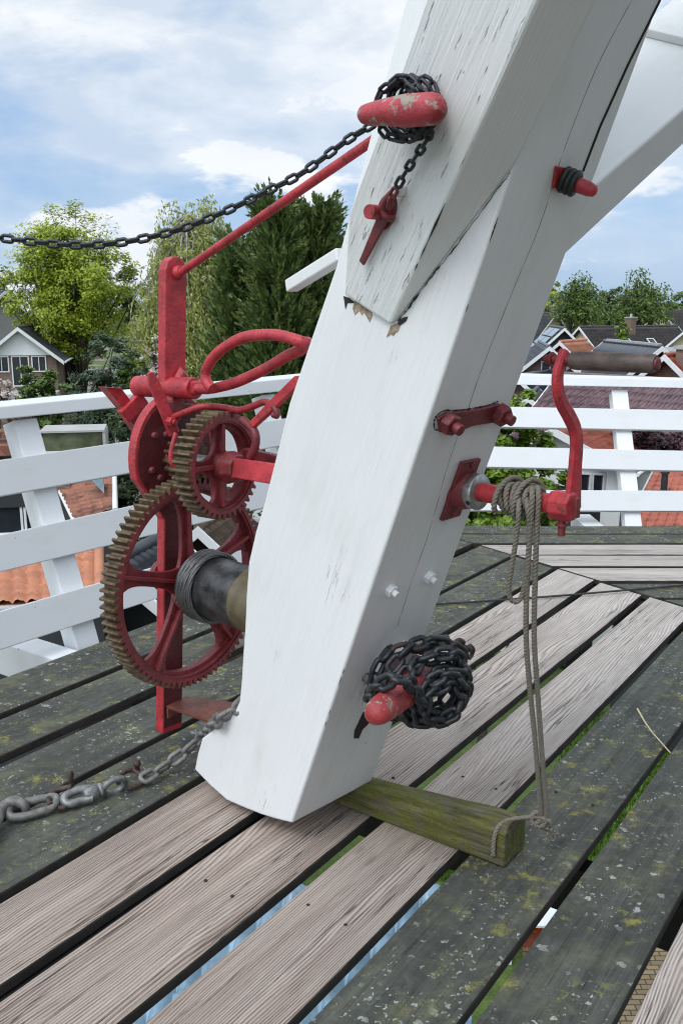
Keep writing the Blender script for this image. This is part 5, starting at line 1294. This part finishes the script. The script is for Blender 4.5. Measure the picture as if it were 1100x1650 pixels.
broad_tree('lighter green shrub in front of the white gabled house', 66, 27, 14, 108, 570, 740, 'mid', 90, 120, .08, 42, .8, None, 'shrub', 'shrub')
broad_tree('fresh green shrub left of the red winch post', 222, 30, 178, 262, 560, 720, 'bright', 70, 110, .085, 43, .8, None, 'shrub', 'shrub')
broad_tree('white blossom shrub just left of the red winch post', 246, 27, 228, 268, 545, 640, 'blossom', 26, 60, .05, 44, .8, None, 'shrub', 'shrub')
broad_tree('white flowering shrub at the lower left edge above the railing', 10, 20, -30, 40, 600, 690, 'blossom', 26, 60, .035, 45, .8, None, 'shrub', 'shrub')
broad_tree('dark clipped hedge bush below the left cap rail', 165, 21.5, 70, 270, 628, 960, 'hedge', 150, 160, .07, 46, .6, None, 'shrub', 'shrub', tight=1.1)
broad_tree('dark hedge behind the orange roofed shed', 330, 19, 240, 420, 690, 980, 'hedge', 130, 150, .07, 47, .6, None, 'shrub', 'shrub', tight=1.1)
broad_tree('bright green garden tree behind the railing right of the pole', 800, 21, 690, 915, 632, 1010, 'bright', 460, 200, .095, 51, .7, None, 'garden_tree', 'tree', tight=1.1)
broad_tree('purple leaved shrub in front of the purple roof', 1040, 28, 960, 1120, 676, 800, 'purple', 100, 130, .09, 52, .7, None, 'shrub', 'shrub')
broad_tree('small yellow green sapling between far roofs', 1002, 64, 990, 1014, 510, 560, 'bright', 16, 60, .12, 53, .8, None, 'sapling', 'tree')
weeping_tree('left wind blown willow on the right horizon', 926, 105, 880, 974, 430, 560, 'mid', 420, .26, 61, G3, None, .35, .34, .4)
weeping_tree('right wind blown willow on the right horizon', 1028, 108, 974, 1080, 432, 560, 'mid', 460, .26, 62, G3, None, .35, .34, .4)
broad_tree('yellow green tree beside the pole on the right horizon', 890, 125, 862, 912, 452, 545, 'oak', 50, 80, .3, 63)
broad_tree('round tree between the two willows on the right horizon', 982, 150, 950, 1016, 455, 540, 'far', 60, 80, .35, 64)
broad_tree('green tree at the right edge on the horizon', 1098, 130, 1062, 1150, 462, 540, 'mid', 60, 90, .3, 65)
# far wood closing the horizon: one mass
r = random.Random(77); m = MB(); L_ = []
for i in range(9000):
    a = r.uniform(-.62, .62); d = r.uniform(300, 420); h = 11 * (.75 + .35 * mnoise.noise(Vector((a * 18, d * .01, 2))) + .2 * mnoise.noise(Vector((a * 60, 1, 2))))
    p = Vector((math.sin(a) * d, math.cos(a) * d, GZ + h * r.random() ** .6)); ax_ = rvec(r) * 1.1; L_.append((p, ax_, ax_.cross(rvec(r)).normalized() * .8))
quads(m, L_); tag(m.build('far_wood', LM['far']), kind='stuff')
# grass tufts glimpsed through the deck
m = MB(); L_ = []
for x0, x1, y0, y1, n in ((680, 780, 1360, 1420, 2500), (900, 1120, 1150, 1400, 9000)):
    for i in range(n):
        p = onz(r.uniform(x0, x1), r.uniform(y0, y1), GZ); ax_ = (UP + rvec(r) * .6).normalized() * .09; L_.append((p + UP * .06, ax_, ax_.cross(rvec(r)).normalized() * .022))
quads(m, L_); tag(m.build('grass', LM['grass']), kind='stuff')
tb_ = thing('garden_table', 'white garden table on the ground far below the deck gap', 'table', onz(872, 1468, GZ)); c = onz(872, 1468, GZ + .75)
m = MB(); m.box(c, XA * .65, YA * .4, UP * .025); m.build('table_top', HM['white'], tb_, None, .01)
for sx_, sy_ in ((-1, -1), (1, -1), (1, 1), (-1, 1)): m = MB(); m.box(c + XA * sx_ * .56 + YA * sy_ * .32 - UP * .385, XA * .03, YA * .03, UP * .36); m.build('leg', HM['white'], tb_)
fp_ = thing('flower_pot', 'pot of orange flowers on the paving far below the deck gap', 'flower pot', onz(850, 1518, GZ)); c = onz(850, 1518, GZ)
m = MB(); m.lathe(c, UP, [(0, .16), (.3, .22), (.32, .22)], 16); m.build('pot', HM['redtile'], fp_); m = MB(); quads(m, [(c + UP * .4 + rvec(r) * .2, rvec(r) * .06, rvec(r) * .04) for _ in range(260)]); m.build('flowers', LM['flower'], fp_)
